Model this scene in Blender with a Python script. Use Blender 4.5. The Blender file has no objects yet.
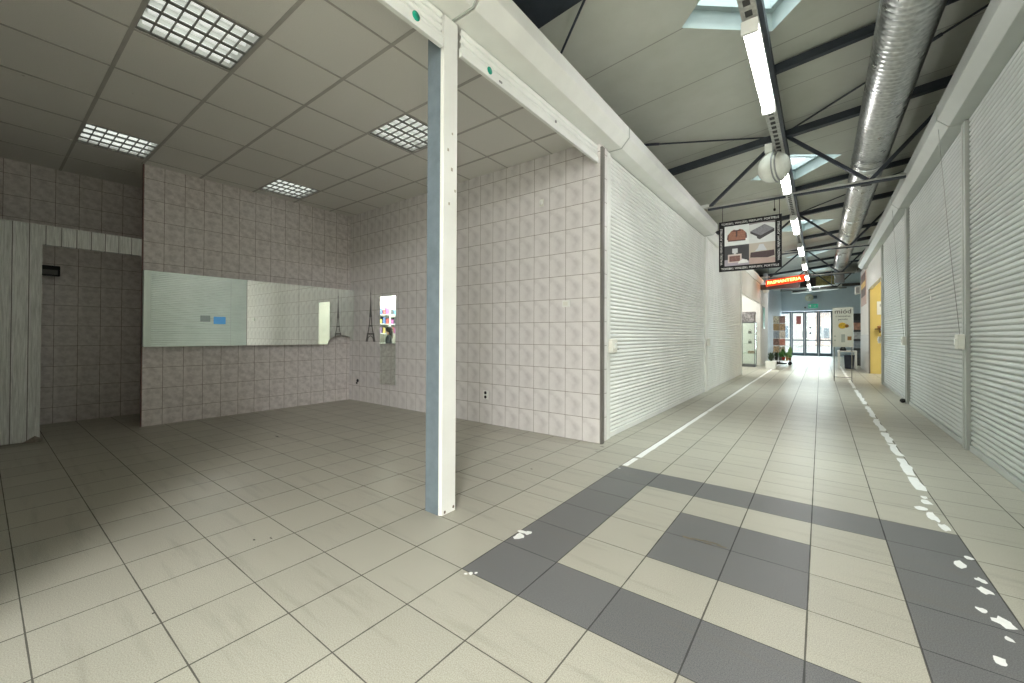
import bpy, bmesh, math, random
from mathutils import Vector, Matrix
random.seed(7)
PI = math.pi
SC = bpy.context.scene
COL = SC.collection

# ------------------------------------------------------------------ helpers
def new_mat(name):
    m = bpy.data.materials.new(name); m.use_nodes = True
    nt = m.node_tree
    return m, nt, nt.nodes['Principled BSDF']

class N:
    """tiny node helper"""
    def __init__(self, nt): self.nt = nt
    def node(self, t, **kw):
        n = self.nt.nodes.new(t)
        for k, v in kw.items(): setattr(n, k, v)
        return n
    def link(self, a, b): self.nt.links.new(a, b)
    def math(self, op, a, b=None, c=None, clamp=False):
        n = self.node('ShaderNodeMath', operation=op); n.use_clamp = clamp
        for i, v in enumerate((a, b, c)):
            if v is None: continue
            if isinstance(v, (int, float)): n.inputs[i].default_value = v
            else: self.link(v, n.inputs[i])
        return n.outputs[0]
    def mix(self, f, a, b):
        n = self.node('ShaderNodeMix', data_type='RGBA')
        for s, v in ((n.inputs[0], f), (n.inputs[6], a), (n.inputs[7], b)):
            if isinstance(v, (int, float)): s.default_value = v
            elif isinstance(v, tuple): s.default_value = (*v, 1) if len(v) == 3 else v
            else: self.link(v, s)
        return n.outputs[2]
    def noise(self, vec, scale, detail=3, rough=.55):
        n = self.node('ShaderNodeTexNoise'); n.inputs['Scale'].default_value = scale
        n.inputs['Detail'].default_value = detail; n.inputs['Roughness'].default_value = rough
        if vec is not None: self.link(vec, n.inputs['Vector'])
        return n.outputs['Fac']
    def ramp(self, f, lo, hi):
        return self.math('MULTIPLY_ADD', f, 1/(hi-lo), -lo/(hi-lo), clamp=True)
    def pos(self):
        g = self.node('ShaderNodeNewGeometry'); s = self.node('ShaderNodeSeparateXYZ')
        self.link(g.outputs['Position'], s.inputs[0])
        return g.outputs['Position'], s.outputs[0], s.outputs[1], s.outputs[2]
    def comb(self, x, y, z):
        c = self.node('ShaderNodeCombineXYZ')
        for i, v in enumerate((x, y, z)):
            if isinstance(v, (int, float)): c.inputs[i].default_value = v
            else: self.link(v, c.inputs[i])
        return c.outputs[0]
    def bump(self, h, strength, dist, bsdf):
        b = self.node('ShaderNodeBump'); b.inputs['Strength'].default_value = strength
        b.inputs['Distance'].default_value = dist
        self.link(h, b.inputs['Height']); self.link(b.outputs[0], bsdf.inputs['Normal'])

MATS = {}
def M(name, col, rough=.5, metal=0., var=.06, scale=9., bump=0., spec=.5, trans=0.):
    """procedural painted / metal / plastic surface with slight noise variation"""
    if name in MATS: return MATS[name]
    m, nt, b = new_mat(name); n = N(nt)
    p, x, y, z = n.pos()
    f = n.noise(p, scale, 4)
    lo = tuple(c*(1-var) for c in col); hi = tuple(min(1, c*(1+var)) for c in col)
    n.link(n.mix(n.ramp(f, .3, .7), lo, hi), b.inputs['Base Color'])
    b.inputs['Roughness'].default_value = rough; b.inputs['Metallic'].default_value = metal
    b.inputs['Specular IOR Level'].default_value = spec
    if bump: n.bump(n.noise(p, scale*8, 2), bump, .002, b)
    MATS[name] = m
    return m

def emit(name, col, strength):
    if name in MATS: return MATS[name]
    m, nt, b = new_mat(name)
    b.inputs['Base Color'].default_value = (*col, 1)
    b.inputs['Emission Color'].default_value = (*col, 1)
    b.inputs['Emission Strength'].default_value = strength
    MATS[name] = m
    return m

def glass(name, tint=(.93, .97, .96), gloss=.10):
    m = bpy.data.materials.new(name); m.use_nodes = True; nt = m.node_tree; nt.nodes.clear(); n = N(nt)
    out = n.node('ShaderNodeOutputMaterial'); t = n.node('ShaderNodeBsdfTransparent'); g = n.node('ShaderNodeBsdfGlossy')
    t.inputs[0].default_value = (*tint, 1); g.inputs['Roughness'].default_value = .02
    mx = n.node('ShaderNodeMixShader'); mx.inputs[0].default_value = gloss
    n.link(t.outputs[0], mx.inputs[1]); n.link(g.outputs[0], mx.inputs[2]); n.link(mx.outputs[0], out.inputs[0])
    return m

class MB:
    """collects shapes, then links them as ONE mesh object"""
    def __init__(self): self.v = []; self.f = []; self.mi = []; self.cur = 0; self.sm = []; self.smooth = False
    def add(self, vs, fs):
        b = len(self.v); self.v += [Vector(p) for p in vs]
        for f in fs: self.f.append([b+i for i in f]); self.mi.append(self.cur); self.sm.append(self.smooth)
        return self
    def box(self, x0, x1, y0, y1, z0, z1):
        vs = [(x, y, z) for z in (z0, z1) for y in (y0, y1) for x in (x0, x1)]
        return self.add(vs, [(0,2,3,1),(4,5,7,6),(0,1,5,4),(2,6,7,3),(0,4,6,2),(1,3,7,5)])
    def prism(self, prof, axis, a, b):
        """profile of 2-D points extruded along axis between a and b"""
        def P(p, t): return {'y': (p[0], t, p[1]), 'x': (t, p[0], p[1]), 'z': (p[0], p[1], t)}[axis]
        n = len(prof); vs = [P(p, a) for p in prof] + [P(p, b) for p in prof]
        fs = [tuple(range(n)), tuple(range(2*n-1, n-1, -1))] + [(i, i+n, (i+1) % n+n, (i+1) % n) for i in range(n)]
        return self.add(vs, fs)
    def bar(self, p, q, w, h, up=(0, 0, 1)):
        p, q = Vector(p), Vector(q); d = (q-p).normalized(); u = Vector(up)
        s = d.cross(u)
        if s.length < 1e-5: s = d.cross(Vector((0, 1, 0)))
        s.normalize(); u = s.cross(d).normalized()
        vs = [c + s*(i*w/2) + u*(j*h/2) for c in (p, q) for i, j in ((-1,-1),(1,-1),(1,1),(-1,1))]
        return self.add(vs, [(3,2,1,0),(4,5,6,7),(0,1,5,4),(1,2,6,5),(2,3,7,6),(3,0,4,7)])
    def tube(self, pts, r, n=12, cap=True):
        pts = [Vector(p) for p in pts]; rs = r if isinstance(r, (list, tuple)) else [r]*len(pts)
        vs = []; ref = None
        for i, p in enumerate(pts):
            d = (pts[min(i+1, len(pts)-1)] - pts[max(i-1, 0)]).normalized()
            if ref is None:
                ref = d.orthogonal().normalized()
            s = (ref - d*ref.dot(d)).normalized(); ref = s; t = d.cross(s)
            vs += [p + (s*math.cos(2*PI*k/n) + t*math.sin(2*PI*k/n))*rs[i] for k in range(n)]
        fs = [(i*n+k, i*n+(k+1) % n, (i+1)*n+(k+1) % n, (i+1)*n+k) for i in range(len(pts)-1) for k in range(n)]
        if cap: fs += [tuple(range(n-1, -1, -1)), tuple(range((len(pts)-1)*n, len(pts)*n))]
        sm = self.smooth; self.smooth = True; self.add(vs, fs); self.smooth = sm
        return self
    def lathe(self, prof, c, n=24, axis='z'):
        """profile (r, t) turned round an axis through c"""
        vs = []
        for r, t in prof:
            for k in range(n):
                a = 2*PI*k/n; u, w = r*math.cos(a), r*math.sin(a)
                vs.append(Vector(c) + Vector({'z': (u, w, t), 'y': (u, t, w), 'x': (t, u, w)}[axis]))
        fs = [(i*n+k, i*n+(k+1) % n, (i+1)*n+(k+1) % n, (i+1)*n+k) for i in range(len(prof)-1) for k in range(n)]
        sm = self.smooth; self.smooth = True; self.add(vs, fs); self.smooth = sm
        return self
    def ball(self, c, rx, ry=None, rz=None, n=12):
        ry = ry or rx; rz = rz or rx; vs = []; h = n//2
        for i in range(h+1):
            a = -PI/2 + PI*i/h
            for k in range(n): vs.append((c[0]+rx*math.cos(a)*math.cos(2*PI*k/n), c[1]+ry*math.cos(a)*math.sin(2*PI*k/n), c[2]+rz*math.sin(a)))
        fs = [(i*n+k, i*n+(k+1) % n, (i+1)*n+(k+1) % n, (i+1)*n+k) for i in range(h) for k in range(n)]
        sm = self.smooth; self.smooth = True; self.add(vs, fs); self.smooth = sm
        return self
    def build(self, name, mat, parent=None, local=False, bevel=0, kind=None):
        off = Vector((0, 0, 0)) if (parent is None or local) else parent_loc(parent)
        me = bpy.data.meshes.new(name)
        me.from_pydata([p-off for p in self.v], [], self.f)
        for m in (mat if isinstance(mat, list) else [mat]): me.materials.append(m)
        for p, i, s in zip(me.polygons, self.mi, self.sm): p.material_index = i; p.use_smooth = s
        me.update()
        bm = bmesh.new(); bm.from_mesh(me); bmesh.ops.remove_doubles(bm, verts=bm.verts, dist=1e-6)
        bmesh.ops.recalc_face_normals(bm, faces=bm.faces); bm.to_mesh(me); bm.free()
        o = bpy.data.objects.new(name, me); COL.objects.link(o)
        if parent: o.parent = parent
        if bevel:
            b = o.modifiers.new('bevel', 'BEVEL'); b.width = bevel; b.segments = 2; b.limit_method = 'ANGLE'
        if kind: o['kind'] = kind
        return o

def parent_loc(o):
    l = Vector((0, 0, 0))
    while o: l = l + o.location; o = o.parent
    return l

def tag(o, label, cat, group=None):
    o['label'] = label; o['category'] = cat
    if group: o['group'] = group
    return o

def thing(name, loc, label, cat, group=None, rz=0):
    o = bpy.data.objects.new(name, None); COL.objects.link(o); o.empty_display_size = .1
    o.location = loc; o.rotation_euler = (0, 0, rz)
    return tag(o, label, cat, group)

def dup(root, loc, label=None, rz=None):
    r = root.copy(); COL.objects.link(r); r.location = loc
    if rz is not None: r.rotation_euler = (0, 0, rz)
    if label: r['label'] = label
    def kids(a, b):
        for ch in [c for c in a.children]:
            k = ch.copy(); COL.objects.link(k); k.parent = b; kids(ch, k)
    kids(root, r)
    return r

def struct(mb, name, mat, parent=None, bevel=0): return mb.build(name, mat, parent, kind='structure', bevel=bevel)

def text_mesh(body, size, ext, sx=1.0):
    cu = bpy.data.curves.new('lettering', 'FONT'); cu.body = body; cu.size = size; cu.extrude = ext
    cu.align_x = 'CENTER'; cu.align_y = 'CENTER'; cu.resolution_u = 3
    o = bpy.data.objects.new('lettering', cu); COL.objects.link(o)
    bpy.context.view_layer.update()
    me = bpy.data.meshes.new_from_object(o.evaluated_get(bpy.context.evaluated_depsgraph_get()))
    bpy.data.objects.remove(o); bpy.data.curves.remove(cu)
    for v in me.vertices: v.co.x *= sx
    return me
def lettering(body, size, width, mat, parent, mtx, name='lettering', ext=.002):
    """text fitted to a width; mtx places the text plane in the parent's space"""
    me = text_mesh(body, size, ext)
    xs = [v.co.x for v in me.vertices]; w = max(xs)-min(xs); cx = (max(xs)+min(xs))/2
    for v in me.vertices: v.co.x = (v.co.x-cx)*width/w
    me.transform(mtx); me.materials.append(mat)
    o = bpy.data.objects.new(name, me); COL.objects.link(o); o.parent = parent
    return o
# text planes: facing -Y reads along +X; facing -X (seen from the corridor on the right side) reads along -Y
def face_negy(x, y, z, roll=0): return Matrix.Translation((x, y, z)) @ Matrix.Rotation(roll, 4, 'Y') @ Matrix.Rotation(PI/2, 4, 'X')
def face_negx(x, y, z): return Matrix.Translation((x, y, z)) @ Matrix.Rotation(-PI/2, 4, 'Z') @ Matrix.Rotation(PI/2, 4, 'X')

# ------------------------------------------------------------------ place dimensions (metres)
TX, TY = .315, .3084            # floor tile pitch
XL, XR = -.461, 2.422           # planes of the left and right shutters
XB, YS, ZC = -4.873, 2.363, 3.012   # shop: back wall, side wall, ceiling
YE = 26.3                       # end wall with the glass doors
def roofz(x): return 4.27 + .1*(x-.8)

# ------------------------------------------------------------------ materials
def floor_mat(name, base, speck, dark):
    m, nt, b = new_mat(name); n = N(nt); p, x, y, z = n.pos()
    u = n.math('DIVIDE', x, TX); v = n.math('DIVIDE', y, TY)
    fu = n.math('FRACT', u); fv = n.math('FRACT', v)
    du = n.math('MULTIPLY', n.math('MINIMUM', fu, n.math('SUBTRACT', 1., fu)), TX)
    dv = n.math('MULTIPLY', n.math('MINIMUM', fv, n.math('SUBTRACT', 1., fv)), TY)
    wob = n.noise(p, 7., 3)
    wu = n.math('MULTIPLY_ADD', wob, .0034, .0012); wv = n.math('MULTIPLY_ADD', wob, .0030, .0007)
    gu = n.math('LESS_THAN', du, wu); gv = n.math('LESS_THAN', dv, wv)
    g = n.math('MAXIMUM', gu, gv)
    wn = n.node('ShaderNodeTexWhiteNoise', noise_dimensions='2D')
    n.link(n.comb(n.math('FLOOR', u), n.math('FLOOR', v), 0.), wn.inputs[0])
    fine = n.noise(p, 250., 2, .75); mid = n.noise(p, 3.2, 5, .6)
    c = n.mix(n.ramp(fine, .38, .60), speck, base)
    k = n.math('ADD', n.math('MULTIPLY_ADD', wn.outputs[0], .09, .93), n.math('MULTIPLY_ADD', mid, .14, -.07))
    sh = n.node('ShaderNodeVectorMath', operation='SCALE'); n.link(c, sh.inputs[0]); n.link(k, sh.inputs['Scale'])
    # scuffed dirt streaks lying along the shop floor
    st = n.noise(n.comb(n.math('MULTIPLY', x, .9), n.math('MULTIPLY', y, 9.), 0.), 1.6, 4, .6)
    stf = n.math('MULTIPLY', n.ramp(st, .54, .76), .34)
    dirt = n.mix(stf, sh.outputs[0], (.16, .145, .115))
    n.link(n.mix(n.math('MULTIPLY', g, .86), dirt, dark), b.inputs['Base Color'])
    r = n.math('MULTIPLY_ADD', mid, .22, .26); n.link(n.math('MAXIMUM', r, n.math('MULTIPLY', g, .8)), b.inputs['Roughness'])
    b.inputs['Specular IOR Level'].default_value = .38
    n.bump(n.math('SUBTRACT', n.math('MULTIPLY', fine, .012), g), .35, .0015, b)
    return m
m_floor = floor_mat('beige granite floor tile', (.485, .472, .40), (.335, .322, .266), (.05, .047, .038))
m_floord = floor_mat('dark grey granite floor tile', (.18, .183, .183), (.10, .102, .105), (.045, .045, .045))

def tile_mat(name, axis, u0, du_, v0, dv_, same, base, vein):
    """wall tile: embossed marbled pattern repeated inside every tile, thin brown grout"""
    m, nt, b = new_mat(name); n = N(nt); p, x, y, z = n.pos()
    a = y if axis == 'y' else x
    u = n.math('DIVIDE', n.math('SUBTRACT', a, u0), du_); v = n.math('DIVIDE', n.math('SUBTRACT', z, v0), dv_)
    fu = n.math('FRACT', u); fv = n.math('FRACT', v)
    eu = n.math('MULTIPLY', n.math('MINIMUM', fu, n.math('SUBTRACT', 1., fu)), du_)
    ev = n.math('MULTIPLY', n.math('MINIMUM', fv, n.math('SUBTRACT', 1., fv)), dv_)
    e = n.math('MINIMUM', eu, ev); g = n.math('LESS_THAN', e, .0021)
    wn = n.node('ShaderNodeTexWhiteNoise', noise_dimensions='2D')
    n.link(n.comb(n.math('FLOOR', u), n.math('FLOOR', v), 0.), wn.inputs[0])
    zz = 3.3 if same else n.math('MULTIPLY', n.math('FLOOR', n.math('MULTIPLY', wn.outputs[0], 3.)), 2.7)
    t = n.noise(n.comb(fu, n.math('MULTIPLY', fv, 1.25), zz), 2.1 if same else 2.8, 4, .55)
    fine = n.noise(p, 30., 4, .65)
    if same:   # soft swirl pressed into each tile, the same in every one
        wx = n.math('MULTIPLY_ADD', n.math('SINE', n.math('MULTIPLY_ADD', fv, 7.5, .6)), .16, fu)
        d = n.math('ADD', n.math('MULTIPLY', wx, .75), n.math('MULTIPLY', fv, .55))
        band = n.math('SUBTRACT', 1., n.ramp(n.math('ABSOLUTE', n.math('SUBTRACT', d, .62)), .0, .30))
        f = n.math('ADD', n.math('MULTIPLY', n.math('MULTIPLY', band, n.ramp(t, .30, .62)), .85), n.math('MULTIPLY', n.ramp(fine, .4, .75), .2))
    else:
        f = n.math('ADD', n.math('MULTIPLY', n.ramp(t, .40, .64), .75), n.math('MULTIPLY', n.ramp(fine, .4, .7), .4))
    f = n.math('MINIMUM', f, 1.)
    c = n.mix(f, base, vein)
    n.link(n.mix(g, c, (.20, .155, .13)), b.inputs['Base Color'])
    b.inputs['Roughness'].default_value = .34; b.inputs['Specular IOR Level'].default_value = .4
    n.bump(n.math('SUBTRACT', n.math('MULTIPLY', f, -.15), n.math('MULTIPLY', g, 1.)), .25, .0015, b)
    return m
m_tback = tile_mat('marbled wall tile', 'y', -.0224, .1947, .1865, .2427, False, (.76, .725, .71), (.54, .505, .495))
m_tside = tile_mat('crescent wall tile', 'x', -.4184, .1985, 0., .2408, True, (.765, .745, .735), (.575, .55, .545))

def wood_mat():
    m, nt, b = new_mat('whitewashed plank'); n = N(nt); p, x, y, z = n.pos()
    u = n.math('DIVIDE', y, .105); fu = n.math('FRACT', u)
    g = n.math('LESS_THAN', n.math('MINIMUM', fu, n.math('SUBTRACT', 1., fu)), .03)
    gr = n.noise(n.comb(n.math('MULTIPLY', x, 60.), n.math('MULTIPLY', y, 60.), n.math('MULTIPLY', z, 3.2)), 1.6, 6, .72)
    wn = n.node('ShaderNodeTexWhiteNoise', noise_dimensions='1D'); n.link(n.math('FLOOR', u), wn.inputs['W'])
    c = n.mix(n.ramp(gr, .34, .66), (.46, .48, .47), (.80, .83, .81))
    sc = n.node('ShaderNodeVectorMath', operation='SCALE'); n.link(c, sc.inputs[0]); n.link(n.math('MULTIPLY_ADD', wn.outputs[0], .14, .9), sc.inputs['Scale'])
    n.link(n.mix(g, sc.outputs[0], (.13, .135, .13)), b.inputs['Base Color'])
    b.inputs['Roughness'].default_value = .7; n.bump(gr, .4, .003, b)
    return m
m_wood = wood_mat()

def ceil_mat():
    m, nt, b = new_mat('mineral ceiling tile'); n = N(nt); p, x, y, z = n.pos()
    fine = n.noise(p, 160., 3, .7); big = n.noise(p, 1.1, 3)
    c = n.mix(n.ramp(fine, .3, .7), (.69, .685, .65), (.75, .745, .71))
    sp = n.ramp(n.noise(p, 11., 1), .80, .83)
    n.link(n.mix(n.math('MULTIPLY', sp, .5), c, (.3, .28, .25)), b.inputs['Base Color'])
    b.inputs['Roughness'].default_value = .95; b.inputs['Specular IOR Level'].default_value = .1
    n.bump(fine, .25, .002, b)
    return m
m_ceil = ceil_mat()

def roof_mat():
    m, nt, b = new_mat('cream roof panel'); n = N(nt); p, x, y, z = n.pos()
    fv = n.math('FRACT', n.math('ADD', y, n.math('MULTIPLY', n.noise(p, .8, 2), .04)))
    g = n.math('LESS_THAN', n.math('MINIMUM', fv, n.math('SUBTRACT', 1., fv)), .007)
    big = n.noise(n.comb(x, n.math('MULTIPLY', y, 1.), 0.), 1.4, 5, .6)
    c = n.mix(n.ramp(big, .3, .7), (.61, .63, .55), (.70, .72, .65))
    n.link(n.mix(n.math('MULTIPLY', g, .6), c, (.2, .19, .16)), b.inputs['Base Color'])
    b.inputs['Roughness'].default_value = .62; b.inputs['Specular IOR Level'].default_value = .25
    n.bump(n.math('SUBTRACT', n.math('MULTIPLY', big, .3), g), .3, .004, b)
    return m
m_roof = roof_mat()

m_white = M('white powder-coated aluminium', (.83, .845, .81), .38, 0, .04, 4.)
m_slat = M('white shutter slat', (.865, .885, .86), .42, 0, .05, 3.)
m_slatr = M('pale grey shutter slat', (.52, .55, .53), .40, 0, .05, 3.)
m_boxr = M('pale grey shutter housing', (.46, .49, .46), .42, 0, .04, 4.)
m_column = M('grey-blue painted steel', (.185, .235, .27), .5, .1, .12, 14.)
m_steel = M('dark blue-grey steel', (.045, .055, .07), .55, .2, .15, 8.)
m_galv = M('galvanised tray', (.50, .50, .48), .42, .55, .25, 30.)
m_tbar = M('ceiling grid', (.42, .41, .385), .55, 0, .05)
m_jamb = M('dull grey corner strip', (.20, .19, .175), .5, .3, .12)
m_brown = M('red-brown edge strip', (.15, .075, .06), .45, 0, .2, 20)
m_black = M('black plastic', (.016, .016, .018), .6, 0, .1, spec=.2)
m_paint = M('worn white floor paint', (.85, .86, .84), .6, 0, .06, 40)
m_plaster = M('white plaster', (.80, .80, .77), .8, 0, .03, 3, .1)
m_bluewall = M('pale blue-grey plaster', (.72, .80, .87), .8, 0, .03, 3)
m_dado = M('grey dado paint', (.50, .49, .46), .6, 0, .04)
m_yellow = M('yellow paint', (.74, .59, .20), .6, 0, .04, 3)
m_dframe = M('grey-blue door frame', (.13, .175, .215), .4, .3, .08)
m_conc = M('dull hidden wall', (.42, .41, .38), .85, 0, .06, 2)
m_asph = M('outdoor paving', (.62, .62, .60), .9, 0, .08, 4)
m_green = M('green sticker', (.0, .36, .24), .5, 0, .08, 60)
m_switch = M('ivory plastic', (.75, .75, .68), .4, 0, .03)
m_dark = M('dark brown fascia', (.075, .06, .055), .5, 0, .12)
m_grey = M('mid grey metal', (.33, .34, .34), .4, .6, .08)
m_shaft = M('white skylight shaft', (.55, .64, .62), .6, 0, .03)
m_glass = glass('clear glass')
m_cglass = glass('cabinet glass', (.90, .97, .93), .12)

def mirror_mat():
    m, nt, b = new_mat('mirror silver'); n = N(nt); p, x, y, z = n.pos()
    n.link(n.mix(n.ramp(n.noise(p, 2.5, 3), .3, .7), (.80, .86, .81), (.85, .90, .85)), b.inputs['Base Color'])
    b.inputs['Metallic'].default_value = 1; b.inputs['Roughness'].default_value = .004
    return m
m_mirror = mirror_mat()

def duct_mat():
    m, nt, b = new_mat('galvanised spiral duct'); n = N(nt); p, x, y, z = n.pos()
    v = n.node('ShaderNodeTexVoronoi'); v.inputs['Scale'].default_value = 26; n.link(p, v.inputs['Vector'])
    c = n.mix(v.outputs['Distance'], (.40, .41, .41), (.66, .67, .66))
    n.link(c, b.inputs['Base Color']); b.inputs['Metallic'].default_value = .95
    n.link(n.math('MULTIPLY_ADD', n.noise(p, 5, 3), .2, .2), b.inputs['Roughness'])
    return m
m_duct = duct_mat()

# ------------------------------------------------------------------ FLOOR
mb = MB()
i0, i1, j0, j1 = -24, 20, -22, 0
XF0, XF1, YF0 = -7.2, 6.6, -6.2
def frect(x0, x1, y0, y1, mi=0): mb.cur = mi; mb.add([(x0, y0, 0), (x1, y0, 0), (x1, y1, 0), (x0, y1, 0)], [(0, 1, 2, 3)]); mb.cur = 0
frect(XF0, 0, YF0, YE); frect(6*TX, XF1, YF0, YE); frect(0, 6*TX, YF0, 0); frect(0, 6*TX, 6*TY, YE)
for i in range(6):
    for j in range(6):
        d = i in (0, 5) or j in (0, 5) or (i in (2, 3) and j in (2, 3))
        frect(i*TX, (i+1)*TX, j*TY, (j+1)*TY, 1 if d else 0)
for k in range(len(mb.f)): pass
fl = struct(mb, 'floor', [m_floor, m_floord])

# worn painted guide lines and paint chips, thin coats on the floor
def chip(mb, x, y, lx, ly, n=11, z=.0016):
    ps = []
    for k in range(n):
        a = 2*PI*k/n; r = random.uniform(.55, 1.05)
        ps.append((x+lx*r*math.cos(a), y+ly*r*math.sin(a), z))
    mb.add(ps, [tuple(range(n))])
def stripe(mb, x0, x1, y0, y1, step=.12, jag=.004):
    n = max(2, int((y1-y0)/step)); L = []; R = []
    for k in range(n+1):
        y = y0+(y1-y0)*k/n
        L.append((x0+random.uniform(-jag, jag), y, .0016)); R.append((x1+random.uniform(-jag, jag), y, .0016))
    mb.add(L+R, [(k, n+1+k, n+2+k, k+1) for k in range(n)])
mb = MB(); stripe(mb, .004, .052, 1.87, 2.12); stripe(mb, .008, .058, 2.16, 4.9); stripe(mb, .012, .062, 4.93, 9.5, .3); stripe(mb, .018, .075, 9.5, 18.2, .5)
o = mb.build('floor_marking', m_paint); o['kind'] = 'structure'
mb = MB()
y = 2.55
for a, bb in ((2.62, 2.95), (3.0, 3.55), (3.65, 4.15), (4.2, 4.75), (4.85, 5.7), (5.8, 6.9), (7.1, 9.3), (9.6, 11.6), (12., 14.2), (14.3, 17.6)):
    stripe(mb, 1.835, 1.89, a, bb, .09, .012)
for cx, cy, lx, ly in ((1.845, 2.36, .03, .06), (1.85, 2.46, .02, .04), (1.80, 2.2, .035, .05), (1.83, 2.08, .03, .10), (1.85, 1.93, .03, .07), (1.87, 1.55, .018, .03), (1.82, 1.45, .025, .06), (1.86, 1.32, .02, .03),
                      (1.85, 1.22, .03, .035), (1.80, 1.03, .02, .025), (1.845, .98, .035, .045), (1.83, .86, .015, .02), (1.77, .7, .02, .03), (1.80, .58, .03, .02), (1.74, .47, .012, .015)):
    chip(mb, cx, cy, lx, ly)
o = mb.build('floor_marking', m_paint); o['kind'] = 'structure'
mb = MB()
for cx, cy, lx, ly in ((.035, .40, .035, .04), (.02, .45, .04, .02), (.05, .46, .02, .03), (.06, -.005, .012, .014), (.045, -.02, .01, .01), (.075, .012, .008, .01), (.012, 1.78, .015, .01)): chip(mb, cx, cy, lx, ly)
o = mb.build('floor_marking', m_paint); o['kind'] = 'structure'
m_smut = M('black floor scuff', (.03, .028, .025), .7)
mb = MB()
for cx, cy, lx, ly in ((-1.03, -.47, .014, .006), (-.98, -.41, .012, .006), (-.32, 2.1, .04, .006), (-.36, 2.28, .03, .01), (-.53, 1.33, .012, .008), (-3.2, .55, .05, .012), (-.72, -.93, .008, .006)): chip(mb, cx, cy, lx, ly, 8)
mb2 = MB()
for k in range(9): f_ = k/8; chip(mb2, 0.737+(0.166)*f_, 0.923+(0.026)*f_+random.uniform(-.012, .012), .03, random.uniform(.004, .011), 9)
o = mb2.build('floor_scuff_marks', M('brown crack filler', (.20, .165, .11), .8, 0, .3, 60)); o['kind'] = 'structure'
o = mb.build('floor_scuff_marks', m_smut); o['kind'] = 'structure'

# ------------------------------------------------------------------ SHOP SHELL
cxl = [XL-.02, -.985, -1.59, -2.187, -2.80, -3.44, -4.09, -4.70]
cyl = [-3.2, -2.98, -2.42, -1.87, -1.32, -.77, -.222, .32, .915, 1.455, 2.0, YS]
lamp_cells = [(2, 5), (2, 8), (6, 5), (6, 8)]
mb = MB()
xs = [-6.0] + [-5.3] + cxl[::-1]
for a in range(len(xs)-1):
    for b_ in range(len(cyl)-1):
        hole = any(abs(xs[a]-cxl[i+1]) < 1e-6 and b_-1 == j-1 for i, j in [(i, j) for i, j in lamp_cells] if i+1 < len(cxl))
        hole = any(abs(xs[a+1]-cxl[i]) < 1e-6 and b_ == j for i, j in lamp_cells)
        if not hole: mb.add([(xs[a], cyl[b_], ZC), (xs[a+1], cyl[b_], ZC), (xs[a+1], cyl[b_+1], ZC), (xs[a], cyl[b_+1], ZC)], [(0, 1, 2, 3)])
struct(mb, 'ceiling', m_ceil)
mb = MB()
for k, x in enumerate(cxl[1:]+[-5.3]): mb.box(x-.007, x+.007, -3.2, (YS if x > XB else -.2), ZC-.004, ZC+.02)
for y in cyl[1:-1]: mb.box(-6.0 if y < -.3 else XB, XL-.02, y-.012, y+.012, ZC-.003, ZC+.018)
struct(mb, 'trim_1', m_tbar)
# lid above the ceiling void keeps the shop dark above
mb = MB(); mb.box(-6.0, XL-.03, -3.2, YS+.16, 3.16, 3.19); struct(mb, 'ceiling_deck', m_conc)

# back wall partition, side wall, recess walls
mb = MB(); mb.box(XB-.035, XB, -.205, YS+.02, 0, ZC+.14); struct(mb, 'wall_back', m_tback)
mb = MB(); mb.box(XB-.036, XB+.004, -.215, -.205, 0, ZC); struct(mb, 'trim_2', m_brown)
mb = MB(); mb.box(-5.1, -.425, YS, YS+.155, 0, ZC+.16); struct(mb, 'wall_side', m_tside)
mb = MB(); mb.box(-6.05, -5.93, -3.2, .35, 0, ZC+.14); struct(mb, 'wall_recess', m_tback)
mb = MB(); mb.box(-5.95, XB-.035, .25, .35, 0, ZC+.14); struct(mb, 'wall_recess_side', m_tback)
mb = MB(); mb.box(-6.05, XL-.05, -3.3, -3.2, 0, ZC+.14); struct(mb, 'wall_left', m_tside)
mb = MB(); mb.box(XL-.08, XL-.01, -6.2, -1.82, 0, 3.2); struct(mb, 'wall_shop_front', m_plaster)
# grey corner strip + steel stub at the end of the side wall
mb = MB(); mb.box(-.425, -.402, YS-.004, YS+.05, 0, 2.93); mb.box(-.47, -.43, YS+.05, YS+.085, 0, 2.93); struct(mb, 'trim_3', m_jamb)

# white-washed plank screen with doorway
t = thing('plank_screen', (-4.82, -1.3, 0), 'white-washed plank screen framing the dark doorway at the far left', 'screen')
mb = MB(); mb.box(-4.87, -4.815, -2.4, -.968, 0.012, 2.135); mb.build('plank_panel', m_wood, t)
mb = MB(); mb.box(-4.87, -4.815, -.968, -.232, 1.945, 2.135); mb.build('header_panel', m_wood, t)
m_foot = M('peeling skirting foil', (.22, .20, .17), .6, 0, .3, 40)
mb = MB(); mb.add([(-4.81, -1.085, .002), (-4.80, -.955, .002), (-4.79, -.95, .03), (-4.805, -1.0, .062), (-4.808, -1.02, .04), (-4.78, -1.0, .004)], [(0, 5, 4), (5, 1, 2), (5, 2, 3), (5, 3, 4), (0, 4, 3), (0, 3, 2, 1)])
mb.build('peeling_foot', m_foot, t)

# fuse box in the recess
t = thing('fuse_box', (-5.93, -.87, 1.75), 'dark flat fuse box on the recess wall behind the plank screen', 'fuse box')
mb = MB(); mb.box(-5.93, -5.88, -.955, -.76, 1.74, 1.86); mb.build('casing', m_black, t, bevel=.006)
mb = MB(); mb.box(-5.882, -5.872, -.94, -.78, 1.755, 1.81); mb.build('door_flap', M('smoked flap', (.09, .09, .09), .25), t)

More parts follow.
